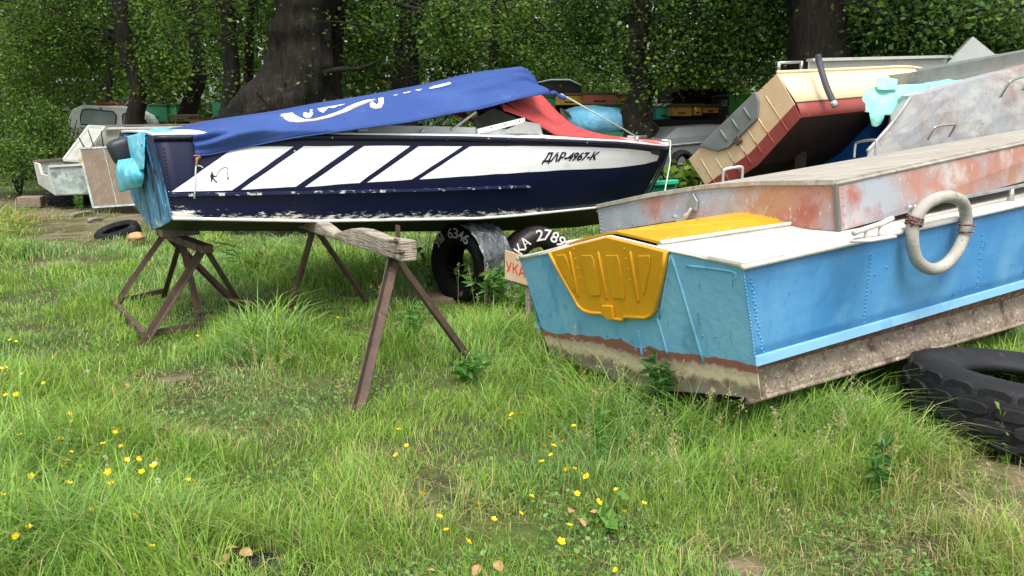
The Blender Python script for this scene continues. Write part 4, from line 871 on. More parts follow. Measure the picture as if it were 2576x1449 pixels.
# ropes at the bow
rp_ = empty('bow_rope', wpt(.99, 0, 1.4), 'pale green mooring rope hanging from the bow of the navy boat', 'rope')
mb = MB(); b0 = wpt(.99, .0, zg(.99) + .05)
mb.tube(catmull([b0, b0 + WD * .05 + ZU * .02 + WNR * .03, at(1685, 385, 8.9), at(1686, 405, 8.8), at(1680, 440, 8.6), at(1672, 485, 8.2), at(1668, 520, 7.9)], 6), .008, 6); mb.build('rope', ROPE, rp_, True)
for k in range(3):
    mb = MB(); c = b0 + ZU * (.018 * k - .01); mb.tube([c + Vector((math.cos(a), math.sin(a), .15 * math.sin(a))) * .03 for a in np.linspace(0, 2 * math.pi, 12)], .009, 6, False); mb.build('knot_turn', ROPE, rp_, True)
mb = MB(); mb.tube(catmull([kn + WD * .13 + ZU * 0, at(1440, 292, 7.9), at(1500, 337, 8.1), q + ZU * 0.0], 1) if False else [tarp(1, 0) + WD * .12, wpt(.86, .33, zg(.86) + .08)], .007, 6); o = mb.build('stay_rope', ROPE, None, True); setp(o, 'taut thin rope from the blue tarpaulin tip to the bow cleat', 'rope')
# ------------------------------------------------------------------ beige boat heeled on its side
bD = Vector((.795, .60, .06)).normalized(); G1 = at(1956, 185, 7.8); bE = Vector((.17, -.25, -.385)); bE -= bD * bE.dot(bD)
bWv = bD.cross(bE).normalized(); bWv = bWv if bWv.z < 0 else -bWv
BGL = 4.3; BGW = 1.36
def tap(t): return 0.0 if t < .5 else .62 * ((t - .5) / .5) ** 2
def bg(t, w, e):                                    # t along, w across the deck (0 near gunwale), e down the side (1 = chine)
    i = tap(t); ww = i + w * (BGW - 2 * i); return G1 + bD * (t * BGL) + bWv * ww + bE * e
BEI = M('beige_paint', '#cdb48c', .5, layers=[soft(.45, .7, '#d6bf9a', 2), soft(.68, .71, '#8c8d86', 7, detail=7), soft(.64, .68, '#8a6d4c', 26, detail=9), soft(.55, .75, '#c9a878', 4, stretch=(1, 1, .5))], bump=(8, .12))
BEI_LIT = M('lit_beige_side_paint', '#e2cba2', .5, layers=[soft(.5, .7, '#e8d3ad', 2), soft(.70, .73, '#a88f6b', 26, detail=9)], bump=(6, .15))  # paler copy of the beige: light on this side painted into the colour
REDB = M('brick_red_paint', '#8a3f36', .55, layers=[soft(.5, .7, '#7a342c', 3), soft(.62, .7, '#9b5a4c', 12)], bump=(10, .12))
DKB = M('shaded_brown_bottom', '#2a1b13', .75, layers=[soft(.5, .7, '#3b2618', 3), soft(.6, .7, '#4a3626', 12)], bump=(12, .3))  # brown kept near black: the unlit bottom's shade is in the colour
BG_ = empty('beige_boat', dn(bg(.4, .5, .5)), 'beige boat with red bottom heeled over on its side behind the metal cover', 'boat')
TTb = np.linspace(0, 1, 25)
mb = MB(); mb.grid([[bg(t, 0, e) for e in (0, .35, .7)] for t in TTb]); o = mb.build('hull_side', BEI_LIT, BG_, True); solid(o, .008)
mb = MB(); mb.grid([[bg(t, 0, .7), bg(t, .01, .85), bg(t, .03, 1.0)] for t in TTb]); o = mb.build('red_band', REDB, BG_, True); solid(o, .008)
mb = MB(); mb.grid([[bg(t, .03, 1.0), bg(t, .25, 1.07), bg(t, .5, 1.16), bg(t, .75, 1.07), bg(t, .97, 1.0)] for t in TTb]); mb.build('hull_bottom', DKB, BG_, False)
mb = MB(); mb.grid([[bg(t, 1, e) for e in (0, .5, 1)] for t in TTb]); mb.build('hull_side', BEI, BG_, True)
mb = MB(); mb.grid([[bg(t, w, 0) for w in np.linspace(0, 1, 5)] for t in TTb]); mb.build('deck', BEI, BG_)
tn_ = -bD
mb = MB(); mb.prism([bg(0, 0, 0), bg(0, .015, .72), bg(0, .5, .85), bg(0, .985, .72), bg(0, 1, 0)], tn_ * .012); mb.build('transom', BEI, BG_)
mb = MB(); mb.prism([bg(0, .015, .721), bg(0, .03, 1.0), bg(0, .5, 1.16), bg(0, .97, 1.0), bg(0, .985, .721), bg(0, .5, .851)], tn_ * .012); mb.build('transom_red_band', REDB, BG_)
for w in (.16, .3, .42, .54, .66, .78, .9):
    mb = MB(); e0_ = .18 if w in (.16, .9) else .42; a = bg(0, w, e0_) + tn_ * .012; b = bg(0, w, .76) + tn_ * .012; mb.tube([a, a.lerp(b, .05), b], [.003, .007, .007], 6); mb.build('rib', BEI, BG_, True)
    mb = MB(); c = bg(0, w, 1.04) + tn_ * .012; mb.tube([b, c.lerp(b, .06), c], [.007, .007, .003], 6); mb.build('rib', REDB, BG_, True)
GREYP = M('grey_green_paint', '#6f7672', .5, layers=[soft(.5, .7, '#7f8682', 3), soft(.66, .7, '#4a4a44', 25)], bump=(8, .1))
mb = MB(); mb.prism([bg(0, .20, -.03), bg(0, .22, .20), bg(0, .30, .43), bg(0, .62, .47), bg(0, .72, .36), bg(0, .84, -.03)], tn_ * .04); gp = mb.build('well_cover', GREYP, BG_, bevel=.008)
# shift of the cover's own shape follows the transom frame
for w in (.34, .47, .60):
    mb = MB(); a = bg(0, w, .06) + tn_ * .042; b = bg(0, w, .34) + tn_ * .042; mb.tube([a, b], .011, 6); mb.build('rib', GREYP, gp, True)
mb = MB(); mb.prism([bg(0, .50, .42), bg(0, .50, .56), bg(0, .55, .56), bg(0, .55, .42)], tn_ * .055); mb.build('clasp', STEELRUST, gp)
mb = MB(); mb.tube([bg(t, -.005, -.02) for t in TTb], .018, 6); mb.build('gunwale', BEI_LIT, BG_, True)
mb = MB(); mb.tube([bg(t, .004, .71) for t in TTb], .012, 6); mb.build('chine_strip', M('dark_seam', '#3a2e28', .7), BG_, True)
h0 = bg(.005, -.0, -.02); h1 = h0 + bD * .36
mb = MB(); mb.tube([h0 + ZU * .09, h1 + ZU * .09], .013); mb.tube([h0, h0 + ZU * .1], .017); mb.tube([h1, h1 + ZU * .1], .017); mb.build('grab_rail', ALU, BG_, True)
for sx in (.15, .8):                                            # timber props underneath
    p = bg(sx, .45, 1.05); mb = MB(); mb.quadbox(dn(p, -.03), p, .12, .12); o = mb.build('prop_post', DKB, None, bevel=.006); setp(o, 'grey timber post propping the heeled beige boat ' + ('near its stern' if sx < .5 else 'near its bow'), 'post')  # posts share the bottom's painted-in shade
# black hose over its side
hs = empty('hose', at(2070, 200, 7.6), 'short dark grey hose with metal end hanging over the cream boat side', 'hose')
hp_ = catmull([at(2057, 138, 7.95), at(2062, 160, 7.93), at(2070, 190, 7.85), at(2082, 225, 7.78), at(2096, 256, 7.72)], 5)
mb = MB(); mb.tube(hp_, .030, 10); mb.build('hose_tube', M('grey_hose', '#3f434a', .6), hs, True)
mb = MB(); mb.tube([hp_[-1] - (hp_[-1] - hp_[-2]) * .2, hp_[-1] + ((hp_[-1] - hp_[-2]).normalized() * .05)], .033, 10); mb.build('metal_end', ALU, hs, True)
# ------------------------------------------------------------------ things stacked at the right behind
GALV = M('grey_sheet_metal', '#8d918d', .5, .4, layers=[soft(.5, .7, '#7a7e7b', 3), soft(.64, .7, '#a7aaa4', 14)], bump=(4, .15))
PALE = M('pale_grey_paint', '#b3b8b2', .6, layers=[soft(.5, .7, '#a2a8a3', 4), soft(.66, .7, '#6f716c', 25)])
# pale grey boat behind the beige one: only its gunwale shows
pb = empty('pale_boat', dn(at(2300, 160, 10.4)), 'pale grey boat whose gunwale shows above the beige boat', 'boat')
a0, a1 = at(2035, 168, 10.2), at(2700, 150, 11.6); dv = Vector((.5, .85, 0)) * 1.3
mb = MB(); mb.grid([[a0.lerp(a1, k / 10) + ZU * .07, a0.lerp(a1, k / 10) - ZU * .5 + dv * .05, dn(a0.lerp(a1, k / 10) + dv * .5, .1)] for k in range(11)]); mb.grid([[a0.lerp(a1, k / 10) + dv + ZU * .07, a0.lerp(a1, k / 10) + dv * .95 - ZU * .5, dn(a0.lerp(a1, k / 10) + dv * .5, .1)] for k in range(11)]); o = mb.build('hull', PALE, pb); solid(o, .01)
mb = MB(); mb.quadbox(a0 + ZU * .08, a0.lerp(a1, .48) + ZU * .08, .12, .035); mb.build('gunwale', PALE, pb); mb = MB(); mb.quadbox(a0.lerp(a1, .485) + ZU * .08, a1 + ZU * .08, .12, .035); mb.build('gunwale', PALE, pb)
mb = MB(); mb.prism([a0 + ZU * .06, a0 + dv + ZU * .06, a0 + dv - ZU * .8, a0 - ZU * .8], -bD * .02); mb.build('transom', PALE, pb)
# peaked sheet
pk = [at(2378, 165, 10.8), at(2448, 92, 10.8), at(2520, 150, 10.8), at(2525, 178, 10.8)]
mb = MB(); mb.prism([pk[0], pk[1], pk[2], pk[3]], Vector((.12, .35, 0))); o = mb.build('peaked_hatch', PALE, None, bevel=.004); setp(o, 'pale grey peaked sheet standing up behind the metal gutter', 'sheet')
# long grey trough
mb = MB(); tr0, tr1 = at(2283, 188, 8.7), at(2720, 106, 10.8); tru = Vector((-.35, .55, 0)).normalized(); rows = []
for k in range(19):
    c = tr0.lerp(tr1, k / 18); hgt = .22 * (1 + .08 * mnoise.noise(Vector((k * .7, 0, 0)))); rows.append([c + ZU * .02 - tru * .02, c - ZU * hgt * .5 + tru * .0, c - ZU * hgt, c - ZU * hgt + tru * .3, c - ZU * .0 + tru * .34])
mb.grid(rows); mb.f.append((0, 1, 2, 3, 4)); gt = mb.build('metal_gutter', GALV, None); solid(gt, .012); setp(gt, 'long grey sheet metal trough lying over the mint cloth', 'trough')
# blue hull under the mint cloth
bl = M('royal_blue_paint', '#1d5fae', .45, layers=[soft(.5, .7, '#2a70c2', 2)])
mb = MB(); c0, c1 = at(2195, 240, 8.6), at(2760, 158, 11.2); rows = [[c0.lerp(c1, k / 10), c0.lerp(c1, k / 10) - ZU * .6, dn(c0.lerp(c1, k / 10) + tru * .4, .1), c0.lerp(c1, k / 10) + tru * .9 - ZU * .5, c0.lerp(c1, k / 10) + tru * .95] for k in range(11)]
mb.grid(rows); mb.f.append((0, 1, 2, 3, 4)); o = mb.build('blue_dinghy', bl, None); solid(o, .02); setp(o, 'royal blue dinghy half hidden under the mint cloth and trough', 'boat')
MINT = M('mint_cloth', '#86cdbf', .7, layers=[soft(.45, .7, '#97d8cb', 3), soft(.6, .75, '#6fb8ab', 8)], bump=(20, .3))
MC = empty('mint_cloth', at(2250, 260, 8.3), 'pale mint green cloth hanging over the blue dinghy edge', 'cloth')
sheet('cloth', [[(2184, 221, 8.45), (2230, 216, 8.55), (2275, 213, 8.6), (2340, 210, 8.8)], [(2168, 248, 8.30), (2210, 251, 8.36), (2252, 252, 8.42), (2330, 250, 8.7)], [(2150, 277, 8.24), (2185, 283, 8.26), (2225, 290, 8.3), (2320, 285, 8.55)]], 0, MINT, MC, amp=.018, thick=.006)
sheet('cloth_tail', [[(2325, 209, 8.85), (2380, 200, 9.1), (2432, 184, 9.4), (2540, 160, 10.0)], [(2325, 225, 8.8), (2380, 215, 9.05), (2432, 200, 9.35), (2540, 178, 9.95)], [(2325, 250, 8.75), (2380, 238, 9.0), (2432, 222, 9.3), (2540, 200, 9.9)]], 0, MINT, MC, amp=.02, thick=.006)
sheet('folded_flap', [[(2201, 195, 8.5), (2222, 194, 8.47), (2240, 197, 8.5), (2258, 200, 8.55)], [(2204, 208, 8.45), (2224, 209, 8.42), (2240, 209, 8.45), (2257, 211, 8.5)], [(2208, 226, 8.40), (2226, 226, 8.38), (2240, 226, 8.42), (2256, 226, 8.47)]], 0, MINT, MC, amp=.01, thick=.006)
sheet('torn_strip', [[(2186, 280, 8.2), (2205, 284, 8.18), (2226, 286, 8.2)], [(2189, 300, 8.18), (2205, 302, 8.16), (2222, 300, 8.2)], [(2193, 317, 8.18), (2204, 319, 8.16), (2215, 313, 8.2)]], 0, MINT, MC, amp=.01, thick=.006)
# green dinghy under the navy bow
GRN = M('green_plastic', '#1f9a70', .45, layers=[soft(.5, .7, '#27ab7e', 4)])
gd = empty('green_dinghy', dn(at(1650, 480, 9.4)), 'bright green dinghy end sticking out beneath the navy boat bow', 'boat')
ga, gb = at(1605, 468, 9.3), at(1702, 461, 9.5); gv_ = Vector((.2, .95, 0))
mb = MB(); mb.prism([ga, gb, gb - ZU * .1 - gv_ * .05, dn(gb - gv_ * .3 - Vector((.3, 0, 0)), .4), dn(ga - gv_ * .2, .4)], gv_ * .9); mb.build('hull', GRN, gd)
mb = MB(); mb.quadbox(ga + ZU * .02 - gv_ * .03, gb + ZU * .02 - gv_ * .03, .10, .05); mb.build('gunwale', M('green_rim', '#35b78c', .4), gd, bevel=.01)

# ------------------------------------------------------------------ far grey aluminium boat
ab = empty('aluminium_boat', dn(at(1700, 400, 12.5)), 'dull grey aluminium boat with cabin resting on tyres beyond the navy bow', 'boat')
AD = Vector((.97, .24, 0)).normalized(); AN = Vector((AD.y, -AD.x, 0)); AL = 2.9
ag0 = at(1606, 372, 12.2)
def ap(t, w, e): i = 0 if t < .5 else .55 * ((t - .5) / .5) ** 2; ww = i + w * (1.25 - 2 * i); return ag0 + AD * (t * AL) - AN * ww + ZU * (t * .20 - e * .44 + (.12 * ((t - .5) / .5) ** 2 * e if t > .5 else 0))
ALG = M('dull_aluminium', '#7e8280', .5, .35, layers=[soft(.5, .7, '#6d716f', 2), soft(.64, .7, '#95938a', 16)], bump=(6, .15))
mb = MB(); mb.grid([[ap(t, 0, e) for e in (0, .5, 1)] for t in TTb]); mb.grid([[ap(t, 1, e) for e in (0, .5, 1)] for t in TTb]); mb.grid([[ap(t, w, 1 + .3 * (1 - abs(2 * w - 1))) for w in (0, .5, 1)] for t in TTb]); mb.grid([[ap(0, w, e) for w in (0, .5, 1)] for e in (0, 1)]); mb.build('hull', ALG, ab, True)
mb = MB(); mb.grid([[ap(t, w, 0) + ZU * .01 for w in (0, .5, 1)] for t in TTb]); mb.build('deck', ALG, ab)
mb = MB(); mb.tube([ap(t, -.01, 0) for t in TTb], .018, 6); mb.build('gunwale', ALU, ab, True); mb = MB(); mb.tube([ap(t, -.01, .68) for t in TTb[:20]], .012, 6); mb.build('spray_rail', ALU, ab, True); mb = MB(); mb.tube([ap(t, -.01, 1.0) for t in TTb], .016, 6); mb.build('chine_strip', ALU, ab, True)
mb = MB(); base = [ap(.03, .1, 0), ap(.55, .1, 0), ap(.55, .9, 0), ap(.03, .9, 0)]; top = [ap(.03, .1, -.22), ap(.5, .12, -.22), ap(.5, .88, -.22), ap(.03, .9, -.22)]
mb.add(base + top, [(0, 1, 5, 4), (1, 2, 6, 5), (2, 3, 7, 6), (3, 0, 4, 7), (4, 5, 6, 7)]); mb.build('cockpit_cover', ALG, ab, bevel=.01)
mb = MB(); base = [ap(.17, .12, -.22), ap(.66, .12, -.05), ap(.66, .88, -.05), ap(.17, .88, -.22)]; top = [ap(.25, .2, -.56), ap(.53, .2, -.54), ap(.53, .8, -.54), ap(.25, .8, -.56)]
mb.add(base + top, [(0, 1, 5, 4), (1, 2, 6, 5), (2, 3, 7, 6), (3, 0, 4, 7), (4, 5, 6, 7)]); mb.build('cabin', ALG, ab, bevel=.012)
aq = lambda t, e: ap(t, 0, e) + AN * .006
text_quad('registration_lettering', '\u0423\u041a\u0410-1105', [aq(.68, .62), aq(.86, .56), aq(.86, .26), aq(.68, .32)], BLACKLET, ab, bold=.02)
tyre('tyre', 'black tyre standing on edge beneath the grey aluminium boat', at(1715, 410, 11.9), Quaternion((0, 0, 1), R(20)) @ Quaternion((1, 0, 0), R(90)), .19, .1, .17)
mb = MB(); c = ap(.2, .5, 1.2); mb.box(Vector((c.x, c.y, c.z / 2)), AD * .25, AN * .3, ZU * (c.z / 2 + .02)); mb.build('support_block', RUBBER, ab); mb = MB(); c = ap(.7, .5, 1.2); mb.box(Vector((c.x, c.y, c.z / 2)), AD * .2, AN * .3, ZU * (c.z / 2 + .02)); mb.build('support_block', RUBBER, ab)
# ------------------------------------------------------------------ boat under crumpled light blue tarp
lb = empty('covered_boat', dn(at(1480, 330, 13.5)), 'green boat under a crumpled light blue tarpaulin beyond the red cover', 'boat')
LBT = M('light_blue_tarp', '#6fb7d8', .45, layers=[soft(.45, .7, '#8accea', 4), soft(.6, .75, '#4f95ba', 9)], bump=(14, .9))
c = at(1490, 300, 13.6); rows = blob(c + ZU * -.05, Vector((.50, .1, 0)), Vector((-.2, .6, 0)), ZU * .26, 2.6, 14, 26)
rows = [[p + Vector((mnoise.noise(p * 5), mnoise.noise(p * 5 + Vector((9, 0, 0))), mnoise.noise(p * 6 + Vector((0, 7, 0))))) * .05 for p in r] for r in rows]
mb = MB(); mb.grid(rows, True); mb.build('tarpaulin_cover', LBT, lb, True)
mb = MB(); mb.prism([at(1408, 272, 13.35), at(1430, 283, 13.2), at(1462, 330, 13.2), at(1420, 330, 13.35)], Vector((.05, .3, 0))); mb.build('windscreen', M('grey_window', '#77776e', .4), lb)
mb = MB(); c = at(1480, 338, 13.6); mb.grid([[c + Vector((x, y, z)) for (y, z) in ((-.5, .05), (-.45, -.3), (0, -.45), (.45, -.3), (.5, .05))] for x in (-.9, -.3, .3, .75)] + [[c + Vector((1.15, y * .2, z)) for (y, z) in ((-.5, .12), (-.45, -.1), (0, -.2), (.45, -.1), (.5, .12))]]); o = mb.build('hull', M('faded_green_paint', '#3f7f5c', .5), lb); solid(o, .015)
mb = MB(); mb.box(dn(c, c.z / 2 - .22), Vector((.5, 0, 0)), Vector((0, .3, 0)), ZU * (c.z / 2 - .2)); mb.build('support_block', WOODOLD, lb)

# ------------------------------------------------------------------ painted hive boxes stacked along the trees
def shade(h): return h
HM = {}
def hmat(k):
    if k not in HM: HM[k] = M('hive_paint_' + k.strip('#'), k, .7, layers=[soft(.55, .7, '#6d6658', 9, amt=.5), soft(.66, .7, '#3a352c', 24)])
    return HM[k]
def hive(x0, y0, x1, y1, Y, col, label, lid='#5d5a4e', depth=.5, text=None, tcol=None):
    a, b = at(x0, y1, Y), at(x1, y0, Y); w = b.x - a.x; h = b.z - a.z; root = empty('hive_box', Vector(((a.x + b.x) / 2, Y, a.z)), label, 'hive box', 'painted hive boxes under the trees')
    mb = MB(); mb.box(Vector(((a.x + b.x) / 2, Y + depth / 2, (a.z + b.z) / 2 - .02)), Vector((w / 2, 0, 0)), Vector((0, depth / 2, 0)), ZU * (h / 2 - .02)); mb.build('box', hmat(col), root, bevel=.006)
    mb = MB(); mb.box(Vector(((a.x + b.x) / 2, Y + depth / 2, b.z - .015)), Vector((w / 2 + .02, 0, 0)), Vector((0, depth / 2 + .02, 0)), ZU * .02); mb.build('lid', hmat(lid), root, bevel=.004)
    mb = MB(); mb.box(Vector(((a.x + b.x) / 2, Y - .004, a.z + h * .25)), Vector((w * .18, 0, 0)), Vector((0, .004, 0)), ZU * .012); mb.build('entrance_slot', DARKIN, root)
    if text: text_quad('painted_letters', text, [Vector((a.x + w * .3, Y - .006, a.z + h * .45)), Vector((a.x + w * .8, Y - .006, a.z + h * .45)), Vector((a.x + w * .8, Y - .006, a.z + h * .8)), Vector((a.x + w * .3, Y - .006, a.z + h * .8))], hmat(tcol), root)
    return a, b
HV = [(1398, 235, 1466, 264, 14.4, '#cda52e', 'yellow hive box at the middle of the stack beside the brick red one', '#6b5a2a', .5), (1466, 232, 1552, 262, 14.2, '#b4604c', 'wide brick red hive box on a green one beyond the boat', '#4f5a36', .6),
      (1552, 236, 1582, 262, 14.4, '#c9a038', 'narrow ochre hive box beside the ivy covered trunk', '#6b5a2a', .5), (1370, 240, 1398, 275, 14.6, '#2f8a5c', 'dark green hive box at the end next to the red cover', '#2d5a3e', .5),
      (1490, 262, 1570, 300, 14.1, '#3d8a5e', 'green hive box carrying the brick red one', '#2d5a3e', .6), (1650, 262, 1690, 300, 14.8, '#2c9c86', 'teal hive box just behind the ivy trunk', '#cfd2c8', .5),
      (1690, 262, 1742, 292, 14.3, '#c49c38', 'ochre hive box with painted letters above the aluminium cabin', '#4d4a3a', .5), (1744, 262, 1768, 290, 14.3, '#d0a53a', 'small yellow ochre hive box next to the orange one', '#4d4a3a', .5),
      (1768, 264, 1808, 284, 14.2, '#d98538', 'orange hive box beneath the black crate', '#3a332a', .5), (1806, 240, 1836, 290, 14.4, '#15161a', 'black crate with faint white letters beside the green wall', '#15161a', .5),
      (362, 262, 418, 306, 21.5, '#2a7552', 'dark green cabinet box behind the leaning tree', '#2d5a3e', .7), (420, 262, 442, 306, 21.7, '#3f9464', 'narrow green box next to the dark green cabinet', '#2d5a3e', .6),
      (428, 288, 478, 306, 19.6, '#7d7a50', 'olive hive box with pale lid behind the old cabin boat', '#98946a', .5), (535, 250, 575, 292, 21.4, '#3f9464', 'green box close to the big willow base', '#2d5a3e', .6),
      (478, 296, 560, 320, 19.2, '#a0702c', 'ochre box under a dark lid by the willow base', '#3a352c', .5)]
for (x0, y0, x1, y1, Y, col, lab, lid, dp) in HV:
    hive(x0, y0, x1, y1, Y, col, lab, lid, dp, 'KUB' if 'faint' in lab else ('\u041a\u0412 \u0418' if 'painted letters' in lab else None), '#8f9494' if 'faint' in lab else '#c9b25a')
# platforms that carry the boxes
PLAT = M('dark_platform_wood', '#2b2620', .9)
for i, (x0, x1, y, Y, lab) in enumerate(((1355, 1590, 300, 14.1, 'dark timber platform under the yellow and red hive boxes'), (1640, 1840, 300, 14.2, 'dark timber platform under the ochre and orange hive boxes'), (355, 600, 321, 19.1, 'low dark platform under the boxes near the willow'))):
    a, b = at(x0, y, Y), at(x1, y, Y); root = empty('platform', dn((a + b) / 2 + Vector((0, .6, 0))), lab, 'platform')
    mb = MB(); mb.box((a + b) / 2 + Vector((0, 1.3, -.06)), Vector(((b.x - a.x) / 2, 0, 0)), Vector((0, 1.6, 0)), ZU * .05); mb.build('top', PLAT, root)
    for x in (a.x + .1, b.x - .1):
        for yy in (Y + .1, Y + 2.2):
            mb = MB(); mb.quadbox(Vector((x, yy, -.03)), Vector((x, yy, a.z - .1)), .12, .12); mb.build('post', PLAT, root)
# green wall panel and dark car hood behind
gw0, gw1 = at(1836, 330, 14.0), at(1895, 238, 14.0)
mb = MB(); mb.box(Vector(((gw0.x + gw1.x) / 2, 14.1, (gw0.z + gw1.z) / 2 - .35)), Vector(((gw1.x - gw0.x) / 2, 0, 0)), Vector((0, .05, 0)), ZU * ((gw1.z - gw0.z) / 2 + .35)); o = mb.build('green_hoarding', M('grass_green_paint', '#3f9a35', .6, layers=[soft(.6, .7, '#2a6a28', 9)]), None); setp(o, 'bright green upright panel behind the heeled beige boat', 'panel')
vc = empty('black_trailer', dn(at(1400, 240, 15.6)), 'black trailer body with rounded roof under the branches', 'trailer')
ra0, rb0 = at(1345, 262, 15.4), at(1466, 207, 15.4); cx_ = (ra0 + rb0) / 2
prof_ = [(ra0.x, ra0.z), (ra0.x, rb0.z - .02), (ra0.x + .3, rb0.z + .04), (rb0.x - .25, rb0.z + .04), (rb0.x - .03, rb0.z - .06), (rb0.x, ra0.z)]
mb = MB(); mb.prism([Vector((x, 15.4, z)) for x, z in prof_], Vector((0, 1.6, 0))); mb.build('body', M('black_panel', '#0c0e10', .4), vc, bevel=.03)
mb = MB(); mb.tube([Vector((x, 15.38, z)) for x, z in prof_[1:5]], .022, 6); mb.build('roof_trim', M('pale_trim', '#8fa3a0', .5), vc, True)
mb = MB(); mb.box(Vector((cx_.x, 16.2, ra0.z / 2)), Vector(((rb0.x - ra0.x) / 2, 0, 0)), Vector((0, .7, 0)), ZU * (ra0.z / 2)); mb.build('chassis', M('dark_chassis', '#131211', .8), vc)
# second dark shelter behind the ochre boxes
ds = empty('dark_shelter', dn(at(1790, 240, 15.8)), 'dark open shelter with pale broken roof edge under the branches', 'shelter')
sa, sb = at(1695, 262, 15.6), at(1840, 200, 15.6)
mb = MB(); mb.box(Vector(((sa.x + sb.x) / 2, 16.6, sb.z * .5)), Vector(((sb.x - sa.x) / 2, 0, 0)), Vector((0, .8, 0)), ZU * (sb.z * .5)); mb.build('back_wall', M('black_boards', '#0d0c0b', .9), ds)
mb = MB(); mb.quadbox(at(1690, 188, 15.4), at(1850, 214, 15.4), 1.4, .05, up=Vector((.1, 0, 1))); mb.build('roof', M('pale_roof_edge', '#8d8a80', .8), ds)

# ------------------------------------------------------------------ white van
VM = M('white_van_paint', '#ebece6', .45, layers=[soft(.5, .7, '#c2c4bd', 2), soft(.66, .72, '#8d7f6c', 12)])
VG = M('dusty_window', '#8e9a98', .25, layers=[soft(.5, .7, '#a3adab', 2)])
vn = empty('van', dn(at(265, 330, 20.7)), 'old white van with grey windows behind the leaning tree', 'van')
VY = 20.5
sil = [(166, 345), (170, 300), (180, 275), (205, 264), (300, 266), (325, 270), (345, 282), (360, 290), (372, 308), (376, 345)]
body = [at(x, y, VY) for x, y in sil]; body = [dn(at(166, 345, VY), .45)] + body + [dn(at(376, 345, VY), .45)]
mb = MB(); mb.prism(body, Vector((-.3, 1.9, 0))); mb.build('body', VM, vn, bevel=.05, bseg=3)
for poly in ([(202, 292), (208, 276), (225, 274), (285, 281), (292, 290), (291, 312), (285, 316), (203, 313)], [(308, 290), (313, 285), (337, 287), (350, 298), (356, 313), (309, 314)], [(364, 300), (370, 310), (371, 316), (366, 316)]):
    mb = MB(); mb.prism([at(x, y, VY - .012) for x, y in poly], Vector((0, .02, 0))); w_ = mb.build('window', VG, vn)
    mb = MB(); mb.tube([at(x, y, VY - .016) for x, y in poly + poly[:1]], .014, 6); mb.build('seal', RUBBER, w_, True)
mb = MB(); mb.prism([at(168, 276, VY - .0) + Vector((-.03, .2, 0)), at(168, 276, VY) + Vector((-.2, 1.4, 0)), at(164, 300, VY) + Vector((-.22, 1.4, 0)), at(164, 300, VY) + Vector((-.05, .2, 0))], Vector((-.015, 0, 0))); mb.build('windscreen', VG, vn)
for wx in (195, 345):
    c = dn(at(wx, 340, VY), .33); n = 20; mb = MB(); mb.tube([c + Vector((0, -.03, 0)), c + Vector((0, .18, 0))], .33, 20); mb.build('wheel', RUBBER, vn, True)
mb = MB(); rrr = blob(at(275, 262, VY + .3), Vector((.32, 0, 0)), Vector((0, .3, 0)), ZU * .05, 3); mb.grid(rrr, True); o = mb.build('roof_bundle', M('rust_red_cloth', '#9a4a38', .8), None, True); setp(o, 'flat rust red bundle lying on the white van roof', 'bundle')

# ------------------------------------------------------------------ old boats at the left
OWP = M('old_white_paint', '#c3c4bb', .65, layers=[soft(.5, .7, '#b0b2aa', 3), soft(.62, .7, '#7b776c', 14, detail=9)], bump=(12, .2))
OGR = M('flaking_grey_blue', '#8e9996', .75, layers=[soft(.45, .55, '#a9b3ac', 6, detail=9), soft(.55, .65, '#6d7a76', 9, detail=9), soft(.62, .7, '#d0d2c6', 18, detail=9)], bump=(18, .4))
OBR = M('brown_weathered_panel', '#6f6152', .8, layers=[soft(.45, .65, '#7d6e5e', 5), soft(.6, .7, '#8f8270', 12, stretch=(1, 1, .4))], bump=(14, .2))
cbt = empty('cabin_boat', dn(at(300, 400, 17)), 'derelict white cabin boat with slanted windscreen at the left', 'boat')
CY0 = 16.6; dpt = Vector((.3, 1.7, 0))
side_ = [(345, 322), (508, 318), (512, 345), (500, 480), (200, 470), (205, 440), (255, 395), (285, 345)]
mb = MB(); mb.prism([at(x, y, CY0) for x, y in ((265, 322), (508, 318), (510, 420), (330, 470), (215, 470), (205, 410))], dpt); mb.build('cabin_side', OWP, cbt)
r_a, r_b = at(222, 318, CY0 - .05), at(512, 315, CY0 - .05)
mb = MB(); mb.prism([r_a, r_b, r_b + dpt * 1.05 + ZU * .0, r_a + dpt * 1.05], ZU * .03); mb.build('roof', M('grey_roof_felt', '#6f6a60', .85, layers=[soft(.5, .7, '#84806f', 4)]), cbt)
mb = MB(); mb.quadbox(at(262, 323, CY0 - .07), at(510, 319, CY0 - .07), .05, .045); mb.build('roof_edge', OWP, cbt)
f0, f1_, f2_, f3_ = at(226, 317, 16.45), at(265, 320, 16.3), at(203, 405, 15.7), at(162, 402, 15.85)
mb = MB(); mb.prism([f0, f1_, f2_, f3_], Vector((.02, .05, 0))); mb.build('windscreen', M('dusty_plexi', '#a9aa9f', .35, layers=[soft(.5, .7, '#8f9188', 3)]), cbt)
for a, b in ((f0, f1_), (f1_, f2_), (f0, f3_), (f3_, f2_)):
    mb = MB(); mb.quadbox(a - Vector((0, .01, 0)), b - Vector((0, .01, 0)), .05, .05); mb.build('windscreen_frame', OWP, cbt)
mb = MB(); mb.prism([at(x, y, CY0 - .01) for x, y in ((352, 327), (500, 324), (500, 368), (352, 372))], Vector((0, .02, 0))); mb.build('side_window', M('streaky_window', '#77756a', .5, layers=[soft(.5, .6, '#a8a598', 14, stretch=(3, 3, .3))]), cbt)
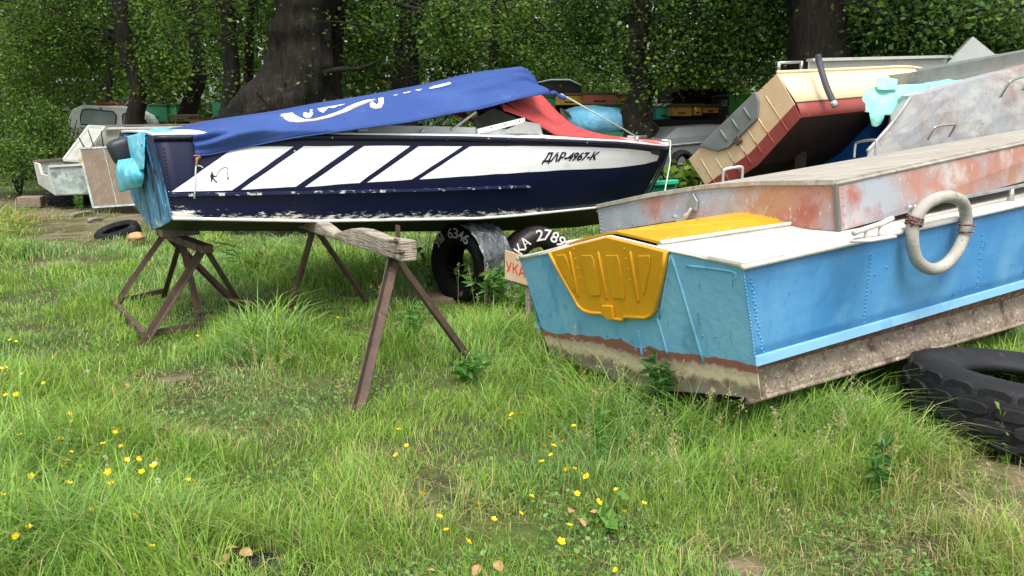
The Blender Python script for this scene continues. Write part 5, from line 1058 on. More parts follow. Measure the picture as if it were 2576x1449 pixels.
# grey stern tub in front
ob = empty('old_boat', dn(at(170, 480, 15.3)), 'flaking grey wooden boat stern sitting on old tyres at the left', 'boat')
o1, o2, o3 = at(84, 408, 15.4), at(124, 420, 14.8), at(262, 412, 15.0)
b1, b2, b3 = at(97, 463, 15.4), at(140, 492, 14.8), at(262, 488, 15.0); o4 = at(215, 396, 16.3)
mb = MB(); mb.prism([o2, o3, b3, b2], Vector((.0, .03, 0))); mb.build('side_board', OGR, ob)
mb = MB(); mb.prism([o1, o1.lerp(o2, .30), o1.lerp(o2, .42) - ZU * .18, o1.lerp(o2, .82) - ZU * .18, o1.lerp(o2, .9), o2, b2, b1], Vector((.03, .02, 0))); mb.build('transom', OWP, ob)
mb = MB(); mb.prism([o1, o4, dn(o4, b1.z), b1], Vector((0, .03, 0))); mb.build('side_board', OGR, ob)
mb = MB(); mb.prism([b1, b2, b3, dn(o4, b1.z)], ZU * .02); mb.build('floor', OBR, ob)
mb = MB(); mb.quadbox(o2 + ZU * .01, o3 + ZU * .01, .05, .04); mb.build('gunwale', OWP, ob); mb = MB(); mb.quadbox(o1 + ZU * .01, o4 + ZU * .01, .05, .04); mb.build('gunwale', OBR, ob)
mb = MB(); mb.box(at(237, 404, 15.4), Vector((.18, .02, 0)), Vector((-.02, .25, 0)), ZU * .07); o = mb.build('foam_block', M('yellow_foam', '#c8ab5e', .9, layers=[soft(.5, .7, '#b08c3c', 9)], bump=(20, .5)), None, bevel=.03); setp(o, 'dirty yellow foam block lying in the old grey boat', 'foam block')
# brown panel leaning
pq = [at(200, 374, 15.0), at(318, 368, 14.7), at(352, 514, 14.2), at(235, 522, 14.4)]; pnn = (pq[1] - pq[0]).cross(pq[3] - pq[0]).normalized(); pnn = pnn if pnn.dot(CAM - pq[0]) > 0 else -pnn
dr = empty('leaning_panel', dn((pq[2] + pq[3]) / 2), 'brown framed panel leaning between the old boat and the navy stern', 'panel')
mb = MB(); mb.prism(pq, -pnn * .05); mb.build('board', OBR, dr)
for a, b in ((pq[0], pq[3]), (pq[3], pq[2]), (pq[0], pq[1]), (pq[0].lerp(pq[1], .52), pq[3].lerp(pq[2], .52))):
    mb = MB(); wv = .012 if a is not pq[0] and b is not pq[3] and a is not pq[3] else .035; mb.quadbox(a + pnn * .004, b + pnn * .004, wv, .012, up=pnn); mb.build('frame_bar', OGR, dr)
mb = MB(); mb.quadbox(dn((pq[2] + pq[3]) / 2 + Vector((0, .35, 0)), -.02), (pq[2] + pq[3]) / 2 + Vector((0, .12, .08)), .3, .1); mb.build('prop', WOODOLD, dr)
# tyres around
TYO = M('mossy_rubber', '#26282a', .85, layers=[soft(.5, .7, '#3a3d38', 5), soft(.6, .7, '#4a5238', 9)], bump=(25, .3))
c = gnd(170, 516); tyre('tyre', 'old mossy tyre lying flat under the grey boat stern', Vector((c.x, c.y + .4, .12)), Quaternion(), .56, .3, .26, TYO, 16)
c = gnd(255, 514); tyre('tyre', 'second old tyre under the grey boat, next to the leaning panel', Vector((c.x + .2, c.y + .6, .12)), Quaternion(), .5, .3, .25, TYO)
c = gnd(72, 452); tyre('tyre', 'black tyre lying by the bushes at the left edge', Vector((c.x, c.y + .3, .14)), Quaternion(), .48, .3, .28, RUBBER)
c = gnd(285, 600); tyre('tyre', 'worn tyre half sunk in the grass near the stern trestle', Vector((c.x, c.y + .15, .05)), Euler((R(14), R(-10), 0)).to_quaternion(), .31, .19, .2, RUBBER)
# brick lump, sticks, rag
BRK = M('pink_brick', '#7d6c60', .9, layers=[soft(.5, .7, '#94826f', 6)], bump=(20, .5))
c = gnd(72, 512, .08); mb = MB(); mb.box(Vector((c.x, c.y + .1, .11)), Vector((.2, .04, 0)), Vector((-.04, .16, 0)), ZU * .10); o = mb.build('masonry_block', BRK, None, bevel=.02); setp(o, 'pinkish masonry block on the bare soil at the left', 'block')
for i, (x0, y0, x1, y1, lab) in enumerate(((178, 543, 232, 534, 'pale weathered stick lying on the bare soil'), (222, 556, 258, 551, 'short dark stick beside the pale one'), (330, 738 - 150, 345, 585, 'small bark scrap near the orange rag'))):
    a, b = gnd(x0, y0, .03), gnd(x1, y1, .03); mb = MB(); mb.tube(catmull([a, a.lerp(b, .5) + ZU * .02, b], 5), [.035, .04, .038, .035, .03, .035, .033, .03, .03, .028, .02], 8); o = mb.build('stick', WOODOLD, None, True); setp(o, lab, 'stick')
rag = M('peach_rag', '#b38a60', .85, layers=[soft(.5, .7, '#c4a078', 8)], bump=(30, .5)); c = gnd(345, 600, .08)
rows = blob(c, Vector((.10, .04, 0)), Vector((-.03, .09, 0)), ZU * .07, 2, 12, 18); rows = [[p + Vector((mnoise.noise(p * 14), mnoise.noise(p * 14 + Vector((4, 0, 0))), mnoise.noise(p * 13 + Vector((0, 4, 0))))) * .05 for p in r] for r in rows]
mb = MB(); mb.grid(rows, True); o = mb.build('rag', rag, None, True); setp(o, 'crumpled peach orange rag in the grass behind the stern trestle', 'rag')
# half buried rubber sheet with dry leaves at the bottom edge
c = gnd(650, 1432); rows = []
for i in range(15):
    a = i / 14; rows.append([Vector((c.x + (a - .5) * .42, c.y + (v - .5) * .20, .004 + .03 * math.sin(math.pi * a) * math.sin(math.pi * v) + .012 * mnoise.noise(Vector((a * 6, v * 4, 1))))) for v in np.linspace(0, 1, 9)])
mb = MB(); mb.grid(rows); o = mb.build('rubber_sheet', RUBBER, None, True); solid(o, .01); setp(o, 'half buried black rubber sheet under dry leaves at the bottom edge', 'rubber sheet')
# ------------------------------------------------------------------ leaf and blade makers
def fast_mesh(name, V, quads, tris, col, mat, parent=None):
    """V (n,3); quads (q,4); tris (t,3); col per face in the same order"""
    me = bpy.data.meshes.new(name); me.vertices.add(len(V)); me.vertices.foreach_set('co', np.asarray(V, np.float32).ravel())
    nq, nt = len(quads), len(tris); loops = np.concatenate([np.asarray(quads, np.int32).ravel(), np.asarray(tris, np.int32).ravel()]) if nt else np.asarray(quads, np.int32).ravel()
    me.loops.add(len(loops)); me.loops.foreach_set('vertex_index', loops); me.polygons.add(nq + nt)
    st = np.concatenate([np.arange(nq) * 4, nq * 4 + np.arange(nt) * 3]).astype(np.int32); me.polygons.foreach_set('loop_start', st)
    me.update(calc_edges=True)
    a = me.attributes.new('leaf_colour', 'FLOAT_COLOR', 'FACE'); c4 = np.ones((nq + nt, 4), np.float32); c4[:, :3] = col; a.data.foreach_set('color', c4.ravel())
    me.materials.append(mat); return link(bpy.data.objects.new(name, me), parent)
def unit(v): return v / np.maximum(np.linalg.norm(v, axis=1, keepdims=True), 1e-9)
def leaf_quads(C, size, droop=.35, aspect=.75, flat=.5):
    n = len(C); a = rng.normal(size=(n, 3)); a[:, 2] = a[:, 2] * flat - droop; a = unit(a)
    u = rng.normal(size=(n, 3)); u[:, 2] += .9; u[:, 1] -= .35; b = unit(np.cross(a, u)); nn = np.cross(b, a); s = (size * rng.uniform(.65, 1.25, n))[:, None]
    V = np.empty((n, 4, 3)); V[:, 0] = C; V[:, 1] = C + a * s * .42 + b * s * .5 * aspect + nn * s * .08; V[:, 2] = C + a * s; V[:, 3] = C + a * s * .42 - b * s * .5 * aspect + nn * s * .08
    return V.reshape(-1, 3), np.arange(n * 4).reshape(n, 4)
def lin3(h): return np.array(S(h)[:3])
G_DARK, G_MID, G_LIT, G_YEL, G_BLUE = lin3('#2c4419'), lin3('#425f24'), lin3('#5b7a2e'), lin3('#6f802e'), lin3('#58784f')
def leaf_cols(C, n, warm=.25, cool=.12, key=0.0):
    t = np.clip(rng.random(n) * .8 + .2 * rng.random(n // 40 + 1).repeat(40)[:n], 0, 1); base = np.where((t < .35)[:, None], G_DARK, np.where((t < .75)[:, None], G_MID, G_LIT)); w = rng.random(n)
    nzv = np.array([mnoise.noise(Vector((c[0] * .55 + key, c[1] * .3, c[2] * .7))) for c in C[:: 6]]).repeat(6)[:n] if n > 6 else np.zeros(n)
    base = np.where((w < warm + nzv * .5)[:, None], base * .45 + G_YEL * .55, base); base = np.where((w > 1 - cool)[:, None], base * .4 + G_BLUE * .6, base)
    return base * 1.38 * rng.uniform(.7, 1.2, n)[:, None] * rng.uniform(.75, 1.25, n // 40 + 1).repeat(40)[:n][:, None]  # per-clump factor paints light and dark clumps into the leaf colour
LEAF = leafmat('tree_leaf', .42, .55, spec=.2); GRASSM = leafmat('grass_blade', .42, .45); 
BARK = M('willow_bark', '#211c17', .95, layers=[soft(.45, .6, '#332d25', 5, stretch=(3, 3, .5)), soft(.52, .64, '#14110d', 9, stretch=(3.5, 3.5, .45)), soft(.62, .72, '#484136', 16, stretch=(3, 3, .6))], bump=(14, 1.0, (3, 3, .5)), bumps=[(50, .5, (2, 2, .7))])
TRUNKS = []
def trunk(path, name, root, n=26, rough=.10, flare=0.0):
    """path: (px, py, Y, width px)"""
    P = [at(x, y, Y) for x, y, Y, w in path]; W = [w * Y / F / 2 for x, y, Y, w in path]
    P = [dn(P[0] + (P[0] - P[1]) * .0, -.15)] + P; W = [W[0] * (1.15 + flare)] + W
    pts = catmull(P, 7); rad = np.interp(np.linspace(0, len(W) - 1, len(pts)), range(len(W)), W); rows = []
    for i, (p, r) in enumerate(zip(pts, rad)):
        row = []
        for k in range(n):
            a = 2 * math.pi * k / n; d = Vector((math.cos(a), math.sin(a), 0))
            q = Vector((math.cos(a) * 3.2, math.sin(a) * 3.2, p.z * .9)); ridge = 1 - abs(mnoise.noise(q * 1.9)) * 2
            row.append(p + d * r * (1 + rough * ridge + .12 * mnoise.noise(q * .5 + Vector((p.x, 0, 0)))))
        rows.append(row)
    mb = MB(); mb.grid(rows, True); o = mb.build(name, BARK, root, True)
    for (x0, y0, Y0, w0), (x1, y1, Y1, w1) in zip(path[:-1], path[1:]): TRUNKS.append((min(x0 - w0 / 2, x1 - w1 / 2), min(y0, y1), max(x0 + w0 / 2, x1 + w1 / 2), max(y0, y1), Y0))
    return o, pts
KEEP = [(172, 258, 380, 320, 20.4, .95), (285, 310, 520, 420, 16.0, 1), (150, 312, 300, 415, 16.6, .9), (80, 385, 320, 530, 14, 1), (1340, 204, 1580, 345, 14.2, .94), (1640, 225, 1850, 420, 14.2, .92), (360, 255, 580, 330, 19.0, .8)]
def cull(C, strict=.9):
    dx = C[:, 0]; dy = C[:, 1]; dz = C[:, 2] - EYE; zcm = dy * cp - dz * sp; px = CX + F * dx / zcm; py = CY - F * (dy * sp + dz * cp) / zcm; keep = np.ones(len(C), bool); rnd = rng.random(len(C))
    for (x0, y0, x1, y1, Y) in TRUNKS: keep &= ~((px > x0 + 2) & (px < x1 - 2) & (py > y0) & (py < y1) & (dy < Y + .5) & (rnd < strict))
    for (x0, y0, x1, y1, Y, pr) in KEEP: keep &= ~((px > x0) & (px < x1) & (py > y0) & (py < y1) & (dy < Y) & (rnd < pr))
    return keep
def crown(root, blobs, leaf, per, name='crown', warm=.25, cool=.12, key=0.0, droop=.35, strict=.9, spread=.28, twigs=True):
    """blobs: (centre, radii, number of leafy twigs)"""
    Cs = []; Sz = []; tw = MB()
    for c, r, k in blobs:
        q = unit(rng.normal(size=(k, 3))) * (rng.random(k) ** .45)[:, None]; q = np.array(c) + q * np.array(r); q = q[q[:, 2] > .25]; q = q[cull(q, strict)]
        for t in q:
            m = int(per * rng.uniform(.6, 1.3)); ax = unit(rng.normal(size=(1, 3)) * np.array([1, 1, .35]) + np.array([0, 0, -.35]))[0]; s = rng.uniform(-1, 1, m)
            Cs.append(t + np.outer(s * spread * 1.5, ax) + rng.normal(size=(m, 3)) * spread * np.array([.55, .55, .42]))
            Sz.append(np.full(m, rng.uniform(.6, 1.25)))
            if twigs and rng.random() < .5:
                a = Vector(t - ax * spread * 2.2); b = Vector(t + ax * spread * 1.3); tw.tube([a, a.lerp(b, .5) + ZU * .03, b], [.014, .009, .004], 4, False)
    if not Cs: return
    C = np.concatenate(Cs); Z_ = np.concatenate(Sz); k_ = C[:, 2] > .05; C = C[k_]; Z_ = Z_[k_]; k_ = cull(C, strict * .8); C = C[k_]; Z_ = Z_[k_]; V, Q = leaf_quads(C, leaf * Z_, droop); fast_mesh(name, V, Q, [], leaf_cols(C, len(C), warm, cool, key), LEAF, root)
    if tw.v: tw.build('twigs', BARK, root)['kind'] = 'stuff'
def blb(px, py, Y, rx, rz, ry, k): c = at(px, py, Y); return ((c.x, c.y, c.z), (rx, ry, rz), k)
def limb(root, pts, r0):
    P = catmull([at(x, y, Y) for x, y, Y in pts], 5); mb = MB(); mb.tube(P, list(np.linspace(r0, r0 * .35, len(P))), 8); mb.build('limb', BARK, root, True)
def tree(label, path, blobs, leaf=.064, per=60, extra=(), limbs=(), warm=.25, cool=.12, key=0.0, rough=.10, flare=0.0, strict=.9, name='tree', group=None):
    b = at(path[0][0], path[0][1], path[0][2]); root = empty(name, dn(b), label, 'tree', group); trunk(path, 'trunk', root, rough=rough, flare=flare)
    for e in extra: trunk(e, 'trunk', root, rough=rough)
    for pts, r in limbs: limb(root, pts, r)
    PENDING.append((root, blobs, leaf, per, warm, cool, key, strict)); return root
PENDING = []
tree('slender leaning tree in front of the white van', [(338, 345, 18.5, 46), (338, 300, 18.5, 42), (346, 255, 18.5, 38), (346, 215, 18.5, 36), (332, 180, 18.5, 34), (320, 140, 18.5, 32), (312, 100, 18.5, 34), (305, 40, 18.5, 34), (298, -60, 18.5, 32), (290, -220, 18.5, 26)],
     [blb(300, -120, 18.6, 3.00, 2.00, 2.25, 273), blb(160, 20, 18.9, 1.62, 1.12, 1.12, 104), blb(430, 30, 19.2, 1.50, 1.12, 1.12, 104), blb(230, 130, 19.3, 1.12, 0.75, 0.75, 59), blb(420, 150, 19.7, 0.88, 0.75, 0.75, 44), blb(80, 90, 18.3, 1.25, 1.00, 1.12, 78)],
     limbs=[([(318, 130, 18.5), (280, 90, 18.5), (230, 70, 18.6), (180, 75, 18.7)], .04), ([(320, 150, 18.5), (360, 60, 18.6), (400, 0, 18.7)], .05)], warm=.35)
tree('huge old willow with a leaning swollen trunk behind the blue tarpaulin', [(705, 335, 12.6, 235), (706, 300, 12.6, 212), (712, 255, 12.6, 190), (735, 205, 12.6, 158), (752, 160, 12.6, 132), (756, 115, 12.6, 118), (754, 85, 12.6, 122), (765, 40, 12.6, 112), (778, 0, 12.6, 118), (800, -80, 12.6, 130), (830, -260, 12.8, 90)],
     [blb(800, -150, 12.4, 2.8, 1.6, 2.0, 260), blb(930, 50, 13.2, 1.1, .8, .7, 70), blb(640, 40, 13.2, .8, .8, .7, 52), blb(960, 150, 13.6, .7, .7, .5, 40), blb(630, 285, 12.0, .35, .22, .25, 16), blb(690, 285, 11.7, .3, .15, .2, 8), blb(790, 235, 11.9, .2, .3, .2, 9), blb(1120, 40, 12.0, 1.1, .35, .5, 46), blb(1060, 90, 12.0, .6, .3, .4, 20)],
     extra=[[(842, 330, 13.2, 40), (838, 230, 13.2, 36), (842, 120, 13.2, 32), (852, 0, 13.2, 34), (870, -120, 13.2, 30)]],
     limbs=[([(800, 190, 12.4), (850, 175, 12.2), (905, 172, 12.1), (960, 150, 12.0)], .05), ([(800, -60, 12.4), (900, -20, 12.1), (1000, 10, 12.0), (1100, 40, 11.9), (1190, 90, 11.8)], .045)], rough=.34, flare=.3, warm=.2, key=3)
tree('ivy-hung narrow trunk just beside the huge willow', [(570, 340, 13.6, 50), (578, 270, 13.6, 42), (584, 200, 13.6, 38), (578, 110, 13.6, 36), (572, 20, 13.6, 36), (565, -140, 13.6, 32)],
     [blb(560, -60, 14.0, 1.5, 1.2, 1.0, 120), blb(520, 60, 14.3, .9, .8, .7, 60), blb(618, 215, 13.1, .25, .35, .25, 16), blb(640, 260, 12.2, .35, .28, .25, 14), blb(590, 285, 12.4, .35, .2, .25, 12)], extra=[[(628, 260, 14.2, 22), (625, 180, 14.2, 24), (630, 80, 14.2, 20), (635, 0, 14.2, 18)]], key=7)
tree('straight dark trunk behind the middle of the blue tarpaulin', [(1012, 330, 15.5, 74), (1014, 260, 15.5, 70), (1018, 180, 15.5, 64), (1026, 100, 15.5, 58), (1036, 30, 15.5, 54), (1046, -60, 15.5, 50), (1055, -220, 15.5, 40)],
     [blb(1040, -110, 15.3, 2.4, 1.4, 1.6, 200), blb(1130, 60, 15.2, 1.0, .9, .8, 80), blb(1160, 160, 16.2, .8, .6, .6, 46), blb(1010, 20, 14.8, .7, .5, .4, 30), blb(920, 140, 16.2, .8, .9, .6, 50)], leaf=.08, key=11)
tree('crooked ivy-covered tree behind the hive boxes', [(1610, 345, 13.2, 92), (1600, 300, 13.2, 78), (1606, 255, 13.2, 64), (1618, 215, 13.2, 60), (1594, 160, 13.2, 54), (1600, 100, 13.2, 50), (1612, 50, 13.2, 46), (1606, 0, 13.2, 46), (1600, -160, 13.2, 40)],
     [blb(1610, -110, 13.2, 2.4, 1.3, 1.6, 210), blb(1720, 70, 12.9, 1.2, .8, .8, 110), blb(1760, 160, 12.9, .9, .5, .6, 60), blb(1500, 80, 13.8, .9, .8, .7, 70), blb(1690, 230, 12.7, .5, .3, .35, 26), blb(1590, 290, 12.6, .3, .35, .25, 24), blb(1640, 280, 12.7, .25, .35, .2, 18), blb(1575, 220, 12.8, .2, .3, .2, 10), blb(1850, 110, 12.8, .8, .8, .6, 70)],
     limbs=[([(1606, 120, 13), (1660, 70, 12.9), (1720, 40, 12.8)], .05), ([(1600, 190, 13), (1560, 110, 13.1), (1540, 40, 13.2)], .045)], rough=.16, warm=.15, key=17, strict=.7)
tree('thick straight trunk rising behind the beige boat', [(2068, 330, 12.0, 150), (2066, 180, 12.0, 142), (2062, 100, 12.0, 132), (2058, 30, 12.0, 124), (2050, -60, 12.0, 118), (2045, -220, 12.0, 110)],
     [blb(2060, -130, 12.2, 2.4, 1.1, 1.8, 220), blb(2200, 40, 11.6, .9, .6, .6, 66), blb(2330, 40, 11.6, 1.0, .6, .7, 80), blb(2460, 40, 11.8, 1.0, .6, .7, 80), blb(2260, 110, 12.4, .9, .35, .6, 52), blb(1930, 70, 12.9, .6, .9, .6, 60), blb(2540, 110, 12.2, .7, .5, .6, 40)], leaf=.080, rough=.16, cool=.3, warm=.1, key=23)
tree('thin dark trunk far left behind the bushes', [(274, 345, 22, 18), (273, 280, 22, 16), (276, 200, 22, 15), (280, 60, 22, 14), (282, -60, 22, 12)], [blb(260, 60, 22.5, 3.0, 2.0, 1.4, 190), blb(120, 150, 22, 2.4, 1.8, 1.2, 150)], leaf=.085, warm=.4, key=29)
tree('slim trunk standing between the willow and the hive boxes', [(1240, 330, 18, 26), (1238, 200, 18, 24), (1244, 80, 18, 22), (1250, -60, 18, 18)], [blb(1260, 60, 18, 2.2, 1.6, 1.4, 170), blb(1330, 150, 18.2, 1.4, 1.0, 1.0, 100), blb(1420, 30, 18, 1.8, 1.5, 1.2, 130)], leaf=.078, warm=.45, key=31)
tree('forked dark trunk in the gloom left of the willow', [(468, 330, 20.5, 46), (478, 260, 20.5, 40), (500, 200, 20.5, 34), (490, 100, 20.5, 28), (480, -40, 20.5, 24)], [blb(480, 40, 18.6, 2.0, 1.5, 1.3, 150), blb(420, 180, 18.2, 1.2, .8, .8, 80)], leaf=.078, warm=.35, key=37)
for (root, blobs, leaf, per, warm, cool, key, strict) in PENDING: crown(root, blobs, leaf, per, warm=warm, cool=cool, key=key, strict=strict)
# bushes --------------------------------------------------------------
def bush(label, blobs, leaf=.06, per=42, warm=.3, cool=.1, key=0, name='bush', droop=.1):
    c = blobs[0][0]; root = empty(name, Vector((c[0], c[1], 0)), label, 'bush', None); crown(root, blobs, leaf, per, 'foliage', warm, cool, key, droop, .9, .2, False)
    mb = MB()
    for k in range(5):
        a = 2 * math.pi * k / 5; b_ = Vector((c[0], c[1], -.03)); e = Vector((c[0] + .5 * math.cos(a), c[1] + .4 * math.sin(a), c[2] + .2)); mb.tube([b_, b_.lerp(e, .5) + Vector((0, 0, .15)), e], [.025, .018, .008], 5)
    mb.build('stems', BARK, root)['kind'] = 'stuff'
bush('broad leafy bush at the far left edge', [blb(30, 330, 17.5, 1.3, .95, .9, 140), blb(10, 410, 16.5, 1.0, .6, .8, 80)], key=41)
bush('dense bush growing in front of the white van end', [blb(140, 325, 18.2, .75, .6, .6, 76), blb(115, 385, 17.6, .75, .7, .6, 70)], key=43)
bush('tall pale bush above the far left bush', [blb(90, 200, 20, 2.0, 1.3, 1.1, 150), blb(0, 120, 20, 1.9, 1.6, 1.2, 130)], .07, warm=.5, key=47)
bush('bush filling the space behind the hive boxes', [blb(1480, 190, 17.0, 1.5, .5, .8, 90), blb(1330, 200, 17.2, 1.2, .7, .8, 70)], .07, key=53)
bush('young maple-leaved bush under the navy bow', [blb(1725, 440, 10.0, .45, .16, .35, 20), blb(1690, 455, 9.9, .3, .14, .3, 10)], .10, 26, .5, .0, 59)
bush('sprig of leaves over the old cabin boat', [blb(262, 355, 15.4, .16, .16, .12, 6), blb(238, 368, 15.3, .25, .10, .12, 5)], .05, 30, .2, .3, 61)
bush('bush spreading behind the pale boat at the right', [blb(2300, 130, 13.6, 2.0, .6, .9, 120), blb(2520, 100, 13.4, 1.2, .9, .9, 80)], .08, key=67)
# the wood beyond, one mass ---------------------------------------------------
Cw = []; cw = []
for (N, y0, y1, zt, sz, thr, key) in ((95000, 21, 27, 10, .19, -.28, 71), (30000, 28, 34, 13, .42, -.5, 73)):
    X = rng.uniform(-26, 26, N); Yd = rng.uniform(y0, y1, N) + np.abs(X) * .06; Zs = rng.random(N) ** .8 * zt
    dens = np.array([mnoise.noise(Vector((x * .35, y * .3, z * .45))) for x, y, z in zip(X, Yd, Zs)]); k = dens > thr
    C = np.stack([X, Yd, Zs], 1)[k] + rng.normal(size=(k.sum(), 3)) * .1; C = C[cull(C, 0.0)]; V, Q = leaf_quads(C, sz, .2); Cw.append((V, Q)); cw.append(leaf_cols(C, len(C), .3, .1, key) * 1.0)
V = np.concatenate([Cw[0][0], Cw[1][0]]); Q = np.concatenate([Cw[0][1], Cw[1][1] + len(Cw[0][0])]); o = fast_mesh('distant_wood', V, Q, [], np.concatenate(cw), LEAF)
setp(o, 'dim mass of leafy wood closing the view', 'foliage', kind='stuff')
# ------------------------------------------------------------------ grass
def pz(list_): return [(gnd(a, b).x, gnd(a, b).y, rx, ry, h) for a, b, rx, ry, h in list_]
TALL = pz([(1560, 1060, .45, .22, .30), (1750, 1110, .5, .22, .30), (2000, 1110, .55, .22, .30), (2250, 1150, .4, .25, .26), (1420, 950, .35, .35, .34), (690, 890, .38, .32, .42), (620, 860, .3, .25, .25), (900, 700, 1.0, .5, .40), (700, 680, .8, .6, .38), (1150, 730, .5, .3, .42), (1350, 760, .4, .3, .40), (1100, 690, .5, .35, .45), (1480, 850, .3, .4, .28),
           (60, 1200, .6, .4, .26), (120, 1400, .5, .3, .32), (350, 1400, .4, .25, .24), (0, 1000, .5, .5, .2), (20, 560, .5, .8, .42), (30, 650, .5, .5, .3), (1250, 870, .4, .35, .22), (1040, 880, .3, .3, .16), (450, 720, .6, .4, .12), (250, 700, .5, .5, .14), (180, 690, .3, .2, .2), (2560, 1420, .3, .25, .16), (1750, 870, .9, .5, .2), (2250, 950, .8, .5, .25), (960, 1120, .4, .2, .05), (1450, 1080, .4, .25, .16), (1900, 1220, .6, .2, .16)])
DRY = pz([(2350, 1400, .8, .4, 1), (2000, 1420, .5, .2, .8), (1100, 1290, .45, .2, .9), (2450, 1250, .5, .4, .7), (500, 980, .6, .3, .7), (600, 1090, .5, .2, .7), (180, 620, 1.0, .6, .6), (1850, 1400, .4, .2, .7), (100, 560, 1, 1, .5), (1000, 1170, .3, .15, .6)])
def field(L, X, Y):
    h = np.zeros_like(X)
    for x, y, rx, ry, v in L: h = np.maximum(h, v * np.exp(-(((X - x) / rx) ** 2 + ((Y - y) / ry) ** 2)))
    return h
def vnoise(X, Y, s, o): return np.array([mnoise.noise(Vector((x * s + o, y * s, o * .37))) for x, y in zip(X, Y)])
def bare_f(X, Y):
    m = np.zeros_like(X)
    for bx, by, rx, ry in BARE: m = np.maximum(m, np.exp(-(((X - bx) / rx) ** 2 + ((Y - by) / ry) ** 2) * 1.1))
    return m
def blades(n, ymin, ymax, pw, hs=1.0, wide=1.0):
    u = rng.random(n); Y = ymin * (ymax / ymin) ** (u ** pw); X = rng.uniform(-1, 1, n) * (Y * .72 + 1.1); n1 = vnoise(X, Y, 2.3, 1.3); n2 = vnoise(X, Y, 6.5, 5.1); tall = field(TALL, X, Y); bf = bare_f(X, Y); dry = field(DRY, X, Y)
    keep = rng.random(n) > np.clip(bf * (1.35 + n2 * .6), 0, .95); keep &= rng.random(n) < np.clip(.85 + n2 * .8 + n1 * .3 + tall * 1.5, .25, 1)
    X, Y, n1, n2, tall, dry, bf = [a[keep] for a in (X, Y, n1, n2, tall, dry, bf)]; m = len(X)
    n3 = vnoise(X, Y, .8, 33); h = (.045 + .11 * np.clip(n1 + .35 + .5 * n3, 0, 1.2) ** 1.3 + tall * rng.uniform(.35, 1.25, m)) * rng.uniform(.55, 1.35, m) * hs * (1 - .5 * bf)
    Z = np.array([gz(x, y) for x, y in zip(X, Y)]) - .006
    a = rng.uniform(0, 2 * math.pi, m); a = np.where(rng.random(m) < .3, vnoise(X, Y, 1.2, 9) * 6, a); D = np.stack([np.cos(a), np.sin(a), np.zeros(m)], 1); sidev = np.stack([-np.sin(a), np.cos(a), np.zeros(m)], 1)
    tw = rng.uniform(-1, 1, m)[:, None]; sidev = unit(sidev + D * tw * .8); lean = rng.uniform(.15, 1.05, m) + np.where(tall > .2, rng.uniform(0, .55, m), 0); w = (.0022 + .0016 * rng.random(m) + h * .0075) * wide * np.clip(Y / 4.5, .8, 2.4)
    B = np.stack([X, Y, Z], 1); V = np.empty((m, 7, 3)); up = np.array([0, 0, 1.0])
    for k, (t, ww) in enumerate(((0, .8), (.4, 1.0), (.75, .7))):
        c = B + up * (h * (t - .32 * lean * t * t))[:, None] + D * (h * lean * t * t * .95)[:, None]; V[:, 2 * k] = c - sidev * (w * ww * .5)[:, None]; V[:, 2 * k + 1] = c + sidev * (w * ww * .5)[:, None]
    V[:, 6] = B + up * (h * (1 - .42 * lean))[:, None] + D * (h * lean * 1.0)[:, None]
    o = np.arange(m)[:, None] * 7; Q = np.concatenate([o + np.array([[0, 1, 3, 2]]), o + np.array([[2, 3, 5, 4]])]); T = o + np.array([[4, 5, 6]])
    GA, GB, GC, GD, GE = lin3('#84b042'), lin3('#9dbc50'), lin3('#62963d'), lin3('#c6ba80'), lin3('#96ba84')
    t = rng.random(m); c = np.where((t < .45)[:, None], GA, np.where((t < .72)[:, None], GB, GC)); c = np.where((rng.random(m) < .10 + .25 * (tall > .2))[:, None], GE, c)
    f = np.clip(.5 + n3 * 1.3, 0, 1)[:, None]; c = c * (1 - .5 * f) + GB * .5 * f; f2 = np.clip(-n3 * 1.2, 0, .7)[:, None]; c = c * (1 - f2) + GE * f2; c = np.where(((tall > .2) & (rng.random(m) < .6))[:, None], c * .75 + GC * .25, c)
    c = np.where((rng.random(m) < .06 + dry * .45 + bf * .4)[:, None], GD, c); c = c * rng.uniform(.72, 1.18, m)[:, None]
    return V.reshape(-1, 3), Q, T, np.concatenate([c, c, c]), m
V, Q, T, c, m = blades(330000, 1.7, 16, .92); V2, Q2, T2_, c2_, m2 = blades(36000, 13, 26, 1.0, 1.3, 1.0); c = np.concatenate([c[:2 * m], c2_[:2 * m2], c[2 * m:], c2_[2 * m2:]]); Q = np.concatenate([Q, Q2 + len(V)]); T = np.concatenate([T, T2_ + len(V)]); V = np.concatenate([V, V2]); o = fast_mesh('grass', V, Q, T, c, GRASSM); setp(o, 'uneven green meadow grass with dry and trampled patches', 'grass', kind='stuff')
# low clover and plantain leaves between the blades
n = 46000; u = rng.random(n); Y = 1.8 * (11 / 1.8) ** (u ** .9); X = rng.uniform(-1, 1, n) * (Y * .72 + .8); q = vnoise(X, Y, 1.7, 21); k = (q > -.05) & (rng.random(n) > bare_f(X, Y) * 1.1); X, Y = X[k], Y[k]
C = np.stack([X, Y, rng.uniform(.01, .055, len(X))], 1); V, Q = leaf_quads(C, .020, -.15, 1.0, .3); col_ = np.where((rng.random(len(X)) < .5)[:, None], lin3('#658f48'), lin3('#82a858')) * rng.uniform(.7, 1.15, len(X))[:, None]
o = fast_mesh('clover', V, Q, [], col_, GRASSM); setp(o, 'low clover leaves carpeting the ground between the grass', 'ground cover', kind='stuff')
